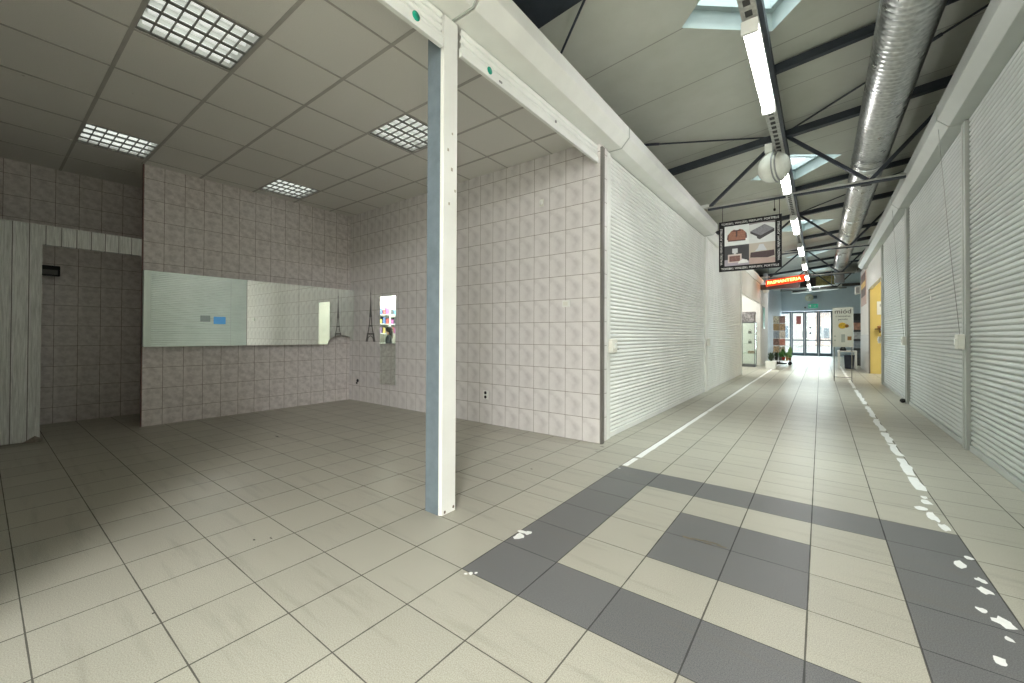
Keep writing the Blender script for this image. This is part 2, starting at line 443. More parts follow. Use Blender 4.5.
# ceiling lamps (switched off): housing, tubes with a faint glow added, louvre
def louvre_lamp(i, j, label):
    x1, x0 = cxl[i]-.011, cxl[i+1]+.011; y0, y1 = cyl[j]+.008, cyl[j+1]-.008
    t = thing('louvre_ceiling_lamp', ((x0+x1)/2, (y0+y1)/2, ZC), label, 'ceiling lamp', 'square louvre lamps in the shop ceiling')
    mb = MB(); z1 = ZC+.075
    vs = [(x0, y0, ZC), (x1, y0, ZC), (x1, y1, ZC), (x0, y1, ZC), (x0+.01, y0+.02, z1), (x1-.01, y0+.02, z1), (x1-.01, y1-.02, z1), (x0+.01, y1-.02, z1)]
    mb.add(vs, [(0, 1, 5, 4), (1, 2, 6, 5), (2, 3, 7, 6), (3, 0, 4, 7), (4, 5, 6, 7)])
    mb.build('housing', M('white lamp tray', (.85, .86, .84), .4), t)
    w = (x1-x0)/4
    for k in range(4):
        xx = x0+w*(k+.5); MB().tube([(xx, y0+.03, ZC+.04), (xx, y1-.03, ZC+.04)], .024, 10).build('tube', emit('faintly glowing white tube', (.93, .97, .92), .38), t)
    mb = MB(); e = .026
    for k in range(5):
        xx = min(max(x0+w*k, x0+e/2), x1-e/2); mb.prism([(xx-e/2, ZC+.002), (xx+e/2, ZC+.002), (xx+.002, ZC+.016), (xx-.002, ZC+.016)], 'y', y0, y1)
    h = (y1-y0)/7
    for k in range(8):
        yy = min(max(y0+h*k, y0+.004), y1-.004); mb.box(x0, x1, yy-.004, yy+.004, ZC+.003, ZC+.015)
    mb.build('louvre', M('satin louvre', (.26, .26, .245), .4, .4), t)
louvre_lamp(2, 5, 'square louvre lamp nearest the camera, cut off by the top of the photo')
louvre_lamp(2, 8, 'square louvre lamp partly behind the steel post')
louvre_lamp(6, 5, 'square louvre lamp above the dark recess at the far left')
louvre_lamp(6, 8, 'square louvre lamp closest to the back corner above the mirror')

# mirrors on the back wall: three sheets butted side by side, last one cut round a hill
XM = XB+.113
def mirror_sheet(prof, label, name='wall_mirror', tilt=0.):
    t = thing(name, (XM, (prof[0][0]+prof[1][0])/2, .92), label, 'mirror', 'mirror sheets along the back wall')
    mb = MB(); mb.prism([(p[0], p[1]) for p in prof], 'x', XM-.004, XM); mb.build('mirror_glass', m_mirror, t)
    bk = [(p[0]*.98+.02*(prof[0][0]+prof[1][0])/2, p[1]) for p in prof]
    mb = MB(); mb.prism(bk, 'x', XB+.001, XM-.005); mb.build('backing_board', m_grey, t)
ZM0, ZM1 = .914, 1.783
mirror_sheet([(-.222, ZM0), (.628, ZM0), (.628, ZM1), (-.222, ZM1)], 'mirror sheet at the left end of the back wall, white shutter reflected in it')
mirror_sheet([(.631, ZM0), (1.485, ZM0), (1.485, ZM1), (.631, ZM1)], 'middle mirror sheet on the back wall, half white half tiles in its reflection')
hill = [(1.925+.222*(1-math.cos(a)), ZM0+.14*math.sin(a)) for a in [PI*k/18 for k in range(17)]]
prof = [(1.488, ZM0)] + hill + [(2.36, ZM0+.05), (2.36, ZM1), (1.488, ZM1)]
t = thing('wall_mirror', (XM, 1.95, .92), 'mirror sheet at the corner with its lower edge cut round a hill shape', 'mirror', 'mirror sheets along the back wall')
mb = MB(); mb.prism(prof, 'x', XM-.004, XM); mb.build('mirror_glass', m_mirror, t)
mb = MB(); mb.prism([(1.6, ZM0+.2), (2.3, ZM0+.2), (2.3, ZM1-.02), (1.6, ZM1-.02)], 'x', XB+.001, XM-.005); mb.build('backing_board', m_grey, t)
# tall mirror strip on the side wall
t = thing('strip_mirror', (-3.845, YS-.006, .31), 'tall narrow mirror strip on the side tile wall beside the tower silhouette', 'mirror')
mb = MB(); mb.prism([(-4.03, .315), (-3.655, .322), (-3.655, 1.637), (-4.03, 1.637)], 'y', YS-.008, YS-.001); mb.build('mirror_glass', m_mirror, t)

# tower silhouette sticker
def tower():
    mb = MB(); cx, z0 = -4.287, .955; H = .86; y0, y1 = YS-.0025, YS-.001
    def P(pts): mb.prism([(cx+a, z0+b_*H) for a, b_ in pts], 'y', y0, y1)
    hw = lambda t: .128*(1-t)**2.1*(1 - .25*t) + .005
    # legs with arch
    for s in (-1, 1):
        P([(s*.13, 0), (s*.088, 0), (s*.055, .115), (s*.079, .135), (s*.098, .135)][::s])
    P([(-.10, .125), (.10, .125), (.098, .155), (-.098, .155)])
    for k in range(6):
        a0, a1 = PI*k/6, PI*(k+1)/6
        P([(.088*math.cos(a0), .115*math.sin(a0)+.0), (.07*math.cos(a0), .10*math.sin(a0)), (.07*math.cos(a1), .10*math.sin(a1)), (.088*math.cos(a1), .115*math.sin(a1))])
    for s in (-1, 1): P([(s*.082, .155), (s*.056, .155), (s*.032, .275), (s*.050, .28)][::s])
    P([(-.055, .275), (.055, .275), (.053, .30), (-.053, .30)])
    for s in (-1, 1): P([(s*.044, .30), (s*.022, .30), (s*.006, .45), (s*.026, .45)][::s])
    lv = [.45, .55, .65, .75, .85, .9]
    for a, b_ in zip(lv, lv[1:]): P([(-hw(a)*.95, a), (hw(a)*.95, a), (hw(b_), b_), (-hw(b_), b_)])
    P([(-.012, .86), (.012, .86), (.012, .885), (-.012, .885)]); P([(-.004, .9), (.004, .9), (.001, 1.0), (-.001, 1.0)])
    for k in range(5):
        za, zb = .155+.024*k, .155+.024*(k+1); w = .07-.007*k
        P([(-w, za), (-w+.006, za), (w-.004, zb), (w-.010, zb)]); P([(w, za), (w-.006, za), (-w+.004, zb), (-w+.010, zb)])
    o = mb.build('tower_sticker', M('dark grey vinyl', (.12, .115, .11), .6, 0, .1, 60)); tag(o, 'dark grey lattice tower silhouette stuck on the side tile wall near the corner', 'wall sticker')
tower()

# sockets and fixings on the side wall
t = thing('wall_socket', (-1.90, YS, .345), 'white double wall socket low on the side tile wall right of the post', 'socket')
mb = MB(); mb.box(-1.945, -1.86, YS-.014, YS, .295, .40); mb.build('cover_plate', m_white, t, bevel=.005)
mb = MB()
for zz in (.322, .372): mb.lathe([(.0, -.0155), (.019, -.0155), (.019, -.012)], (-1.9025, YS, zz), 14, 'y')
mb.build('socket_well', m_black, t)
mb = MB(); mb.lathe([(.0, -.012), (.022, -.012), (.026, -.003), (.026, 0)], (-4.63, YS, .325), 14, 'y'); mb.box(-4.665, -4.64, YS-.01, YS, .27, .30)
o = mb.build('cable_outlet', m_black); tag(o, 'small black cable outlet low on the side wall beside the back corner', 'outlet')
t = thing('wall_sensor', (-1.115, YS, 2.51), 'small white sensor high on the side tile wall right of the post', 'sensor')
mb = MB(); mb.ball((-1.115, YS-.014, 2.512), .022, .016, .03); mb.build('dome', m_white, t)
mb = MB(); mb.box(-1.14, -1.09, YS-.005, YS, 2.47, 2.55); mb.build('base_plate', m_switch, t)

t = thing('junction_box', (-.80, YS, 1.40), 'small white junction box at eye height on the side tile wall', 'junction box')
mb = MB(); mb.box(-.845, -.765, YS-.018, YS, 1.36, 1.43); mb.build('casing', m_white, t, bevel=.004)
mb = MB(); mb.box(-.83, -.78, YS-.022, YS-.017, 1.375, 1.415); mb.build('lid', m_switch, t)

# ------------------------------------------------------------------ STEEL POST
t = thing('steel_post', (-.54, .36, 0), 'tall grey-blue steel post with white guide rail in the foreground', 'post')
mb = MB(); mb.box(-.603, -.487, .302, .413, 0, 2.955); mb.build('steel_tube', m_column, t, bevel=.003)
mb = MB(); mb.box(-.485, -.462, .306, .416, 0.004, 2.96); mb.box(-.487, -.474, .300, .306, 0.004, 2.96)
for zz, yy in ((.29, .31), (.65, .32), (1.15, .33), (1.83, .34)): mb.box(-.463, -.4605, yy, yy+.045, zz, zz+.003)
mb.build('guide_rail', m_white, t, bevel=.002)
for y_, z_ in ((.40, .03), (.33, .02)):
    mb = MB(); mb.ball((-.462, y_, z_), .003, .008, .010, 8); mb.build('rust_chip', M('rusty chip', (.16, .12, .09), .8, 0, .3, 80), t)
for y_, z_, s in ((.335, 2.16, .012), (.365, 2.05, .014), (.395, 1.93, .011), (.345, 1.84, .012), (.37, 2.27, .009)): mb = MB(); mb.box(-.4625, -.4605, y_, y_+s, z_, z_+s*1.4); mb.build('sticker_residue', M('old glue', (.45, .42, .34), .8), t)

# ------------------------------------------------------------------ ROLLER SHUTTERS
def slats(side, x, y0, y1, z0, z1, pitch, depth):
    n = max(1, round((z1-z0)/pitch)); p = (z1-z0)/n; prof = []
    for k in range(n):
        b = z0+k*p
        prof += [(0, b), (.0, b+.10*p), (.62*depth, b+.20*p), (depth, b+.45*p), (.85*depth, b+.72*p), (.45*depth, b+.93*p)]
    prof.append((0, z1)); m = len(prof)
    vs = [(x+side*d, y0, z) for d, z in prof] + [(x+side*d, y1, z) for d, z in prof]
    mb = MB(); mb.add(vs, [(i, i+1, m+i+1, m+i) for i in range(m-1)])
    return mb
def rail(mb, side, x, y0, y1, z0, z1):
    xa, xb = sorted((x-side*.03, x+side*.028)); mb.box(xa, xb, y0, y1, z0, z1)
    xa, xb = sorted((x+side*.028, x+side*.034)); ym = (y0+y1)/2; mb.box(xa, xb, ym-.006, ym+.006, z0, z1)
def housing(mb, side, x, y0, y1, z0, d=.24, h=.26):
    prof = [(x-side*.05, z0), (x+side*(d-.08), z0), (x+side*d, z0+.085), (x+side*d, z0+h-.075), (x+side*(d-.06), z0+h), (x-side*.05, z0+h)]
    mb.prism(prof, 'y', y0, y1)
def lip(mb, side, x, y, z0, d=.24, h=.26, w=.012):
    g = .005
    prof = [(x-side*.05, z0-g), (x+side*(d-.08+g*.5), z0-g), (x+side*(d+g), z0+.083), (x+side*(d+g), z0+h-.073), (x+side*(d-.058), z0+h+g), (x-side*.05, z0+h+g)]
    mb.prism(prof, 'y', y-w/2, y+w/2)
def shutter(side, x, y0, y1, label, zt, z0=0.0, smat=None, hmat=None, hy=None, pitch=.043, rails=(True, True), rw=.1, hd=.24, hh=.26):
    t = thing('roller_shutter', (x, (y0+y1)/2, 0), label, 'roller shutter', 'roller shutters along the corridor')
    smat = smat or m_slat; hmat = hmat or m_white
    slats(side, x-side*.008, y0+.01, y1-.01, z0+.055, zt-.003, pitch, .0145).build('slat_curtain', smat, t)
    mb = MB(); xa, xb = sorted((x-side*.012, x+side*.014)); mb.box(xa, xb, y0+.01, y1-.01, z0+.004, z0+.055)
    mb.build('bottom_bar', smat, t)
    if rails[0]: mb = MB(); rail(mb, side, x, y0-rw, y0+.008, .003, zt-.009); mb.build('guide_rail', hmat, t)
    if rails[1]: mb = MB(); rail(mb, side, x, y1-.012, y1+rw, .003, zt-.009); mb.build('guide_rail', hmat, t)
    if hy:
        mb = MB(); housing(mb, side, x, hy[0], hy[1], zt, hd, hh); mb.build('housing', hmat, t, bevel=.004)
        mb = MB(); lip(mb, side, x, hy[1]-.012, zt, hd, hh); mb.build('end_lip', m_boxr, t)
    return t
ZL, ZR = 2.965, 3.125
def sticker(t, y, z, r, x=-.4445):
    mb = MB(); mb.lathe([(0, .0), (r, .0), (r, -.002)], (x, y, z), 16, 'x'); mb.build('round_sticker', m_green, t)['label'] = 'round green sticker'
ta = shutter(1, XL, -1.80, .292, 'raised shutter at the top left of the post, only its lowest slats showing', ZL, 2.745, hy=(-3.2, .385), rails=(False, False))
sticker(ta, .082, 2.80, .026)
tb = shutter(1, XL, .428, 2.515, 'raised shutter above the open shop between post and side wall', ZL, 2.775, hy=(.395, 2.60), rails=(False, False))
sticker(tb, .70, 2.825, .024)
mb = MB(); mb.box(-.452, -.443, .80, .83, 2.80, 2.812); mb.build('latch', m_grey, tb)
mb = MB(); mb.lathe([(0, .0), (.012, .0), (.012, -.006)], (-.444, 1.55, 2.845), 10, 'x'); mb.build('rivet', m_grey, tb)
tc = shutter(1, XL, 2.62, 7.05, 'closed white shutter directly right of the tiled side wall', ZL, hy=(2.605, 7.0), rw=.165)
td = shutter(1, XL, 7.21, 11.42, 'closed white shutter farther along on the left, behind the hanging picture sign', ZL, hy=(7.02, 16.02), rw=.06, hd=.13, hh=.2, pitch=.043, rails=(False, True))
# right side
r0 = shutter(-1, XR, 1.24, 4.27, 'closed grey shutter nearest on the right, cut by the photo edge', ZR, smat=m_slatr, hmat=m_boxr, hy=(-.5, 4.40), rw=.13, pitch=.046, hd=.196, hh=.3, rails=(True, False))
mb = MB(); mb.box(XR-.0095, XR-.0065, 2.56, 2.84, 1.34, 1.54); mb.build('paper_notice', M('blue notice', (.10, .33, .72), .6), r0)['label'] = 'blue paper notice'
mb = MB(); mb.box(XR-.0095, XR-.0065, 2.26, 2.48, 1.40, 1.56); mb.build('paper_notice', M('grey notice', (.25, .27, .27), .6), r0)['label'] = 'pale grey paper notice'
rz = shutter(-1, XR, -.42, 1.10, 'closed grey shutter beside the camera, seen only in the back wall mirror', ZR, smat=m_slatr, hmat=m_boxr, pitch=.046, rails=(False, False))
r1 = shutter(-1, XR, 4.42, 7.50, 'closed grey shutter, second on the right with a hanging cord', ZR, smat=m_slatr, hmat=m_boxr, hy=(4.41, 7.62), rw=.13, pitch=.046, hd=.196, hh=.3, rails=(True, False))
r2 = shutter(-1, XR, 7.76, 10.84, 'closed grey shutter, third on the right beside the yellow opening', ZR, smat=m_slatr, hmat=m_boxr, hy=(7.63, 15.0), rw=.17, pitch=.046, hd=.196, hh=.3)
for tt, yy, zz in ((r1, 5.9, 1.53), (r1, 5.95, 1.63)):
    mb = MB(); mb.box(XR-.011, XR-.0065, yy, yy+.06, zz, zz+.05); mb.build('paper_scrap', m_paint, tt)
# motor switch boxes with cords
def switch(side, x, y, z, label, cord=None, grp='shutter switch boxes'):
    t = thing('shutter_switch', (x, y, z), label, 'switch box', grp)
    xa, xb = sorted((x+side*.034, x+side*.085))
    mb = MB(); mb.box(xa, xb, y-.06, y+.06, z-.07, z+.07); mb.build('casing', m_switch, t, bevel=.008)
    xa, xb = sorted((x+side*.085, x+side*.096))
    mb = MB(); mb.box(xa, xb, y-.02, y+.02, z-.03, z+.03); mb.build('rocker', m_white, t, bevel=.003)
    mb = MB(); xc = x+side*.05; mb.box(min(xc, xc+side*.02), max(xc, xc+side*.02), y+.06, y+.14, z-.045, z-.03); mb.build('lock_tab', m_grey, t)
    if cord:
        mb = MB(); mb.tube([cord, ((cord[0]+x+side*.06)/2, (cord[1]+y)/2, (cord[2]+z)/2-.03), (x+side*.06, y, z+.07)], .0022, 6); mb.build('cord', M('grey cord', (.35, .36, .34), .6), t)
switch(-1, XR, 4.33, 1.02, 'ivory switch box on the rail right of the second shutter, cord running up', (XR-.19, 4.37, 3.112))
switch(-1, XR, 7.60, 1.0, 'ivory switch box on the rail between the second and third right-hand shutters', (XR-.19, 7.6, 3.112))
switch(-1, XR, 10.93, 1.0, 'ivory switch box on the rail next to the yellow opening')
switch(1, XL, 2.62, .96, 'ivory switch box on the rail at the end of the tiled side wall')
switch(1, XL, 7.12, .95, 'ivory switch box on the rail between the two closed left-hand shutters')
mb = MB(); mb.ball((XR-.06, 7.72, .035), .04, .06, .035, 10); o = mb.build('door_stop', m_black); tag(o, 'small black floor stop at the foot of the right-hand rail', 'door stop')

# ------------------------------------------------------------------ ROOF
YK = [-2.12, 2.97, 8.05, 13.12, 18.2, 23.3]; SX = .9; SD = .72
mb = MB(); x0, x1 = -7.1, 6.6
def RP(x, y): return (x, y, roofz(x))
ycur = -6.2
for yc in YK:
    ya, yb = yc-.85, yc+.85
    mb.add([RP(x0, ycur), RP(x1, ycur), RP(x1, ya), RP(x0, ya)], [(0, 1, 2, 3)])
    A, B, Cc, D = RP(x0, ya), RP(x1, ya), RP(x1, yb), RP(x0, yb)
    Nn, F, L, R = RP(SX, yc-SD), RP(SX, yc+SD), RP(SX-SD, yc), RP(SX+SD, yc)
    mb.add([A, RP(SX, ya), Nn, L, RP(x0, yc)], [(0, 1, 2, 3, 4)]); mb.add([RP(SX, ya), B, RP(x1, yc), R, Nn], [(0, 1, 2, 3, 4)])
    mb.add([R, RP(x1, yc), Cc, RP(SX, yb), F], [(0, 1, 2, 3, 4)]); mb.add([RP(x0, yc), L, F, RP(SX, yb), D], [(0, 1, 2, 3, 4)])
    ycur = yb
mb.add([RP(x0, ycur), RP(x1, ycur), RP(x1, YE+.3), RP(x0, YE+.3)], [(0, 1, 2, 3)])
struct(mb, 'ceiling_roof', m_roof)
for k, yc in enumerate(YK):
    t = thing('skylight_window', (SX, yc, 4.3), ['skylight behind the camera', 'largest skylight at the top edge above the nearest tube lamp', 'second skylight along, half hidden by the round high-bay lamp', 'third skylight along, behind the hanging picture sign', 'fourth skylight along the corridor roof', 'last skylight before the glass doors'][k], 'skylight', 'diamond skylights in the corridor roof')
    c = [(SX-SD, yc), (SX, yc-SD), (SX+SD, yc), (SX, yc+SD)]; mb = MB(); H = .24
    for a, b_ in zip(c, c[1:]+c[:1]):
        mb.add([RP(*a), RP(*b_), (b_[0], b_[1], roofz(b_[0])+H), (a[0], a[1], roofz(a[0])+H)], [(0, 1, 2, 3)])
    mb.build('shaft', m_shaft, t)
    mb = MB()
    for a, b_ in zip(c, c[1:]+c[:1]): mb.bar((a[0], a[1], roofz(a[0])+H), (b_[0], b_[1], roofz(b_[0])+H), .12, .10)
    mb.bar((c[0][0]*.5+c[1][0]*.5, c[0][1]*.5+c[1][1]*.5, roofz(.54)+H), (c[2][0]*.5+c[3][0]*.5, c[2][1]*.5+c[3][1]*.5, roofz(1.26)+H), .05, .06)
    mb.build('frame', M('pale grey skylight frame', (.40, .47, .47), .5), t)
    mb = MB(); mb.add([(p[0], p[1], roofz(p[0])+H+.02) for p in c], [(0, 1, 2, 3)]); mb.build('pane', m_glass, t)

def truss(Y, label):
    t = thing('steel_truss', (.8, Y, 3.24), label, 'roof truss', 'dark roof trusses over the corridor')
    top = lambda x: 4.15+.1*(x-.8)
    mb = MB(); mb.bar((-3.2, Y, top(-3.2)), (6.3, Y, top(6.3)), .10, .10); mb.build('top_chord', m_steel, t)
    mb = MB(); mb.bar((-.21, Y, 3.215), (2.215, Y, 3.215), .05, .05); mb.build('bottom_chord', m_steel, t)
    for a, b_ in (((-.2, 3.235), (.80, 4.13)), ((.90, 4.13), (1.84, 3.235)), ((1.86, 3.235), (2.80, 4.32))):
        mb = MB(); mb.bar((a[0], Y, a[1]), (b_[0], Y, b_[1]), .045, .045); mb.build('diagonal', m_steel, t)
    mb = MB(); mb.box(-.46, -.19, Y-.04, Y+.04, 3.241, 3.29); mb.build('end_bracket', m_white, t)
    mb = MB(); mb.tube([(-.20, Y-.045, 3.225), (2.21, Y-.045, 3.225)], .014, 8); mb.build('pipe', M('pale conduit', (.55, .55, .52), .5), t)
truss(6.13, 'nearest full dark steel truss, carrying the hanging picture sign')
truss(11.25, 'second dark steel truss, farther down the corridor')
truss(16.4, 'third dark steel truss, just before the orange lit sign')
truss(21.6, 'farthest dark steel truss before the glass doors')
for Y in (-.87, 4.32, 9.22, 14.6, 19.8, 24.5):
    mb = MB(); mb.bar((.88, Y, roofz(.88)-.07), (6.3, Y, roofz(6.3)-.07), .07, .09); struct(mb, 'roof_beam', m_steel)
mb = MB(); mb.bar((-3.2, 1.66, roofz(-3.2)-.05), (6.3, 1.66, roofz(6.3)-.05), .46, .09); struct(mb, 'roof_beam', m_steel)
mb = MB(); mb.bar((.855, -6, 4.12), (.855, YE, 4.12), .07, .12); struct(mb, 'roof_beam', m_steel)
for k, (a, b_) in enumerate((((-2.4, 3.72), (.74, 6.25)), ((.92, 6.19), (3.6, 3.99)), ((-.30, 1.87), (-1.8, 3.15)), ((.95, 11.3), (3.6, 9.1)))):
    mb = MB(); mb.tube([(a[0], a[1], roofz(a[0])-.05), (b_[0], b_[1], roofz(b_[0])-.05)], .012, 8)
    mm = [Vector((a[0], a[1], roofz(a[0])-.05)).lerp(Vector((b_[0], b_[1], roofz(b_[0])-.05)), s) for s in (.46, .54)]; mb.tube(mm, .02, 8)
    o = mb.build('bracing_rod', m_steel); o['kind'] = 'structure'

# cable tray with tube lamps beneath
t = thing('cable_tray', (.92, 10, 3.13), 'long perforated cable tray under the trusses, tube lamps fixed to it', 'cable tray')
mb = MB(); mb.box(.895, .985, -4, 21.5, 3.135, 3.14); mb.box(.895, .899, -4, 21.5, 3.14, 3.165); mb.box(.981, .985, -4, 21.5, 3.14, 3.165); mb.build('channel', m_galv, t)
mb = MB()
for k in range(0, 150):
    yy = -.5+k*.105
    mb.box(.92, .96, yy, yy+.055, 3.132, 3.136)
o = mb.build('slots', M('dark slot', (.06, .06, .06), .8), t); o['kind'] = 'stuff'
for Y in (6.13, 11.25, 16.4): mb = MB(); mb.box(.93, .95, Y-.03, Y+.03, 3.165, 3.19); mb.build('bracket', m_galv, t)
m_tubelit = emit('lit tube diffuser', (1.0, .97, .95), 18.0)
ly = [1.66, 4.22, 7.0, 9.65, 12.3, 15.0, 17.7]
lamp0 = None
for k, y in enumerate(ly):
    if lamp0 is None:
        lamp0 = lp = thing('tube_lamp', (.938, y, 3.07), '', 'tube lamp', 'tube lamps along the corridor')
        mb = MB(); mb.prism([(.895, 3.10), (.985, 3.10), (.98, 3.055), (.965, 3.035), (.915, 3.035), (.90, 3.055)], 'y', y+.03, y+1.20); mb.build('diffuser', m_tubelit, lp)
        mb = MB(); mb.box(.892, .988, y+.02, y+1.21, 3.10, 3.132); mb.build('body', m_white, lp)
        for yy in (y, y+1.20): mb = MB(); mb.box(.89, .99, yy, yy+.03, 3.033, 3.12); mb.build('end_cap', m_white, lp, bevel=.005)
    else: lp = dup(lamp0, (.938, y, 3.07))
    lp['label'] = ['long lit tube lamp nearest the camera, below the largest skylight', 'lit tube lamp just past the round high-bay lamp', 'lit tube lamp between the sign and the spiral duct, third in the row',
                   'fourth lit tube lamp of the row, beyond the second truss', 'fifth lit tube lamp of the row', 'lit tube lamp right beside the orange lit sign', 'lit tube lamp farthest down the corridor, just beyond the orange lit sign'][k]
# round high-bay lamp hung from the tray
gx, gy, gz = .895, 3.98, 2.935
t = thing('high_bay_lamp', (gx, gy, gz+.2), 'round translucent high-bay lamp hanging from the tray', 'hanging lamp')
m_pris = M('translucent prismatic shell', (.74, .76, .70), .25, 0, .06, 20)
fw = Vector((-.6, .8, 0))
GR = (0, .05, math.radians(-105))
mb = MB(); prof = [(.166*math.cos(a)+1e-4, .158*math.sin(a)) for a in [-PI/2+PI*k/14 for k in range(15)]]
mb.lathe(prof, (0, 0, 0), 28, 'y'); o = mb.build('shell', m_pris, t, local=True); o.location = (0, 0, -.2); o.rotation_euler = GR
for dd in (.028, .058):
    rr = .166*math.sqrt(1-(dd/.158)**2)
    mb = MB(); mb.lathe([(rr-.008, dd-.008), (rr+.007, dd-.006), (rr+.005, dd+.006), (rr-.008, dd+.008)], (0, 0, 0), 28, 'y'); o = mb.build('rim_band', m_grey, t, local=True); o.location = (0, 0, -.2); o.rotation_euler = GR
mb = MB(); mb.box(-.085, -.010, -.04, .04, -.03, .07); mb.build('ballast_box', m_switch, t, local=True, bevel=.006)
mb = MB(); mb.tube([(-.01, 0, -.05), (.0, 0, -.002)], .015, 10); mb.build('stem', m_grey, t, local=True)

# spiral duct
DX, DZ, DR = 1.87, 3.63, .197
t = thing('spiral_duct', (DX, 8, DZ), 'big shiny spiral ventilation duct running under the roof', 'duct')
mb = MB(); pts = []; rs = []; y = -5.0
while y < 17.3:
    for dy, dr in ((0, 0), (.052, 0), (.056, .004), (.066, .004), (.070, 0)): pts.append((DX, y+dy, DZ)); rs.append(DR+dr)
    y += .072
mb.tube(pts, rs, 32); mb.build('spiral_pipe', m_duct, t)
for yy in (1.9, 6.3, 9.6, 12.4):
    mb = MB(); mb.lathe([(DR+.004, yy-.04), (DR+.010, yy-.04), (DR+.010, yy+.04), (DR+.004, yy+.04)], (DX, 0, DZ), 32, 'y'); mb.build('joint_collar', m_duct, t)
mb = MB(); mb.tube([(DX, 17.2, DZ), (DX, 17.45, DZ), (DX+.1, 17.7, DZ-.02), (DX+.35, 17.85, DZ-.05), (DX+.8, 17.9, DZ-.06), (DX+1.6, 17.9, DZ-.06)], [DR+.01, DR+.01, DR+.01, DR, DR-.02, DR-.02], 24); mb.build('elbow', m_duct, t)
mb = MB(); mb.tube([(DX-.02, 17.5, DZ-.1), (DX-.02, 17.5, DZ-.62)], .15, 20); mb.build('down_branch', M('dull duct', (.22, .24, .25), .5, .5), t)
mb = MB(); mb.box(DX-.06, DX+.07, 6.9, 7.05, DZ-DR-.012, DZ-DR+.03); mb.build('vent_slot', m_black, t)

# ------------------------------------------------------------------ HANGING PICTURE SIGN
SY = 6.08; sx0, sx1, sz0, sz1 = -.035, .835, 2.125, 2.945
t = thing('hanging_sign', ((sx0+sx1)/2, SY, sz0), 'black-framed hanging sign with four pictures of a bag, wallet, perfume and belt', 'sign')
mb = MB(); mb.box(sx0, sx1, SY, SY+.025, sz0, sz1); mb.build('board', m_black, t)
def pic(name, x0, x1, z0, z1, col, lab):
    mb = MB(); mb.box(x0, x1, SY-.003, SY, z0, z1); o = mb.build(name, M('print '+lab, col, .5), t); return o
ix0, ix1, iz0, iz1 = sx0+.085, sx1-.085, sz0+.085, sz1-.085; mx, mz = ix0+(ix1-ix0)*.5, iz0+(iz1-iz0)*.505
pa = pic('picture_panel', ix0, mx, mz, iz1, (.78, .82, .80), 'pale'); pa['label'] = 'picture of a brown leather bag'
pb = pic('picture_panel', mx, ix1, mz, iz1, (.70, .72, .71), 'grey'); pb['label'] = 'picture of a dark wallet'
pc = pic('picture_panel', ix0, mx, iz0, mz, (.05, .05, .055), 'dark'); pc['label'] = 'picture of a perfume bottle'
pd = pic('picture_panel', mx, ix1, iz0, mz, (.52, .47, .40), 'tan'); pd['label'] = 'picture of a dark box and glass stopper'
def flat(parent, polys, mat, name, y=-.0055):
    mb = MB()
    for p in polys: mb.prism([(a, b_) for a, b_ in p], 'y', SY+y, SY-.003)
    mb.build(name, mat, parent)
def map_(x0, x1, z0, z1): return lambda pts: [(x0+(x1-x0)*a, z0+(z1-z0)*b_) for a, b_ in pts]
A = map_(ix0, mx, mz, iz1)
bag = [(.16, .22), (.86, .20), (.92, .42), (.86, .62), (.74, .76), (.62, .80), (.50, .72), (.40, .80), (.28, .74), (.16, .58), (.10, .40)]
flat(pa, [A(bag)], M('brown leather print', (.33, .15, .10), .5, 0, .25, 40), 'printed_bag')
flat(pa, [A([(.10, .30), (.16, .28), (.17, .58), (.13, .56)]), A([(.86, .28), (.92, .30), (.90, .56), (.86, .60)]), A([(.14, .22), (.88, .20), (.88, .25), (.14, .27)]), A([(.47, .42), (.53, .42), (.53, .72), (.47, .72)]), A([(.30, .70), (.70, .70), (.62, .76), (.38, .76)])], M('dark leather print', (.10, .05, .045), .5), 'printed_straps', -.008)
flat(pa, [A([(.06, .18), (.14, .16), (.14, .30), (.08, .32)]), A([(.86, .16), (.94, .18), (.92, .32), (.86, .30)])], M('white print', (.85, .85, .83), .5), 'printed_tabs', -.009)
B = map_(mx, ix1, mz, iz1)
flat(pb, [B([(.05, .60), (.60, .88), (.97, .62), (.45, .34)])], M('slate print', (.22, .22, .24), .5, 0, .2, 40), 'printed_wallet')
flat(pb, [B([(.05, .60), (.45, .34), (.97, .62), (.97, .48), (.42, .16), (.32, .22), (.30, .32), (.05, .50)])], M('near black print', (.05, .045, .05), .5), 'printed_wallet_edge', -.007)
flat(pb, [B([(.0, .92), (.5, .97), (1, .90), (1, 1), (0, 1)])], M('dusky print', (.30, .27, .27), .5), 'printed_shadow', -.007)
Cm = map_(ix0, mx, iz0, mz)
flat(pc, [Cm([(0, 0), (1, 0), (1, .18), (.7, .34), (.0, .30)])], M('lilac print', (.42, .38, .45), .5), 'printed_table')
flat(pc, [Cm([(.14, .14), (.70, .14), (.70, .56), (.14, .56)])], M('pale pink print', (.66, .56, .53), .5), 'printed_bottle', -.007)
flat(pc, [Cm([(.20, .20), (.64, .20), (.64, .48), (.20, .48)])], M('maroon print', (.20, .10, .09), .5, 0, .3, 40), 'printed_perfume', -.009)
flat(pc, [Cm([(.32, .62), (.54, .62), (.54, .84), (.32, .84)]), Cm([(.38, .56), (.48, .56), (.48, .63), (.38, .63)])], M('crystal print', (.62, .64, .66), .4), 'printed_stopper', -.007)
flat(pc, [Cm([(.55, .08), (.98, .10), (.92, .24), (.74, .28), (.60, .20)])], M('white print', (.85, .85, .83), .5), 'printed_flower', -.010)
Dm = map_(mx, ix1, iz0, mz)
flat(pd, [Dm([(.04, .32), (.72, .26), (.98, .34), (.96, .60), (.06, .56)])], M('maroon black print', (.07, .04, .045), .5, 0, .2, 40), 'printed_box')
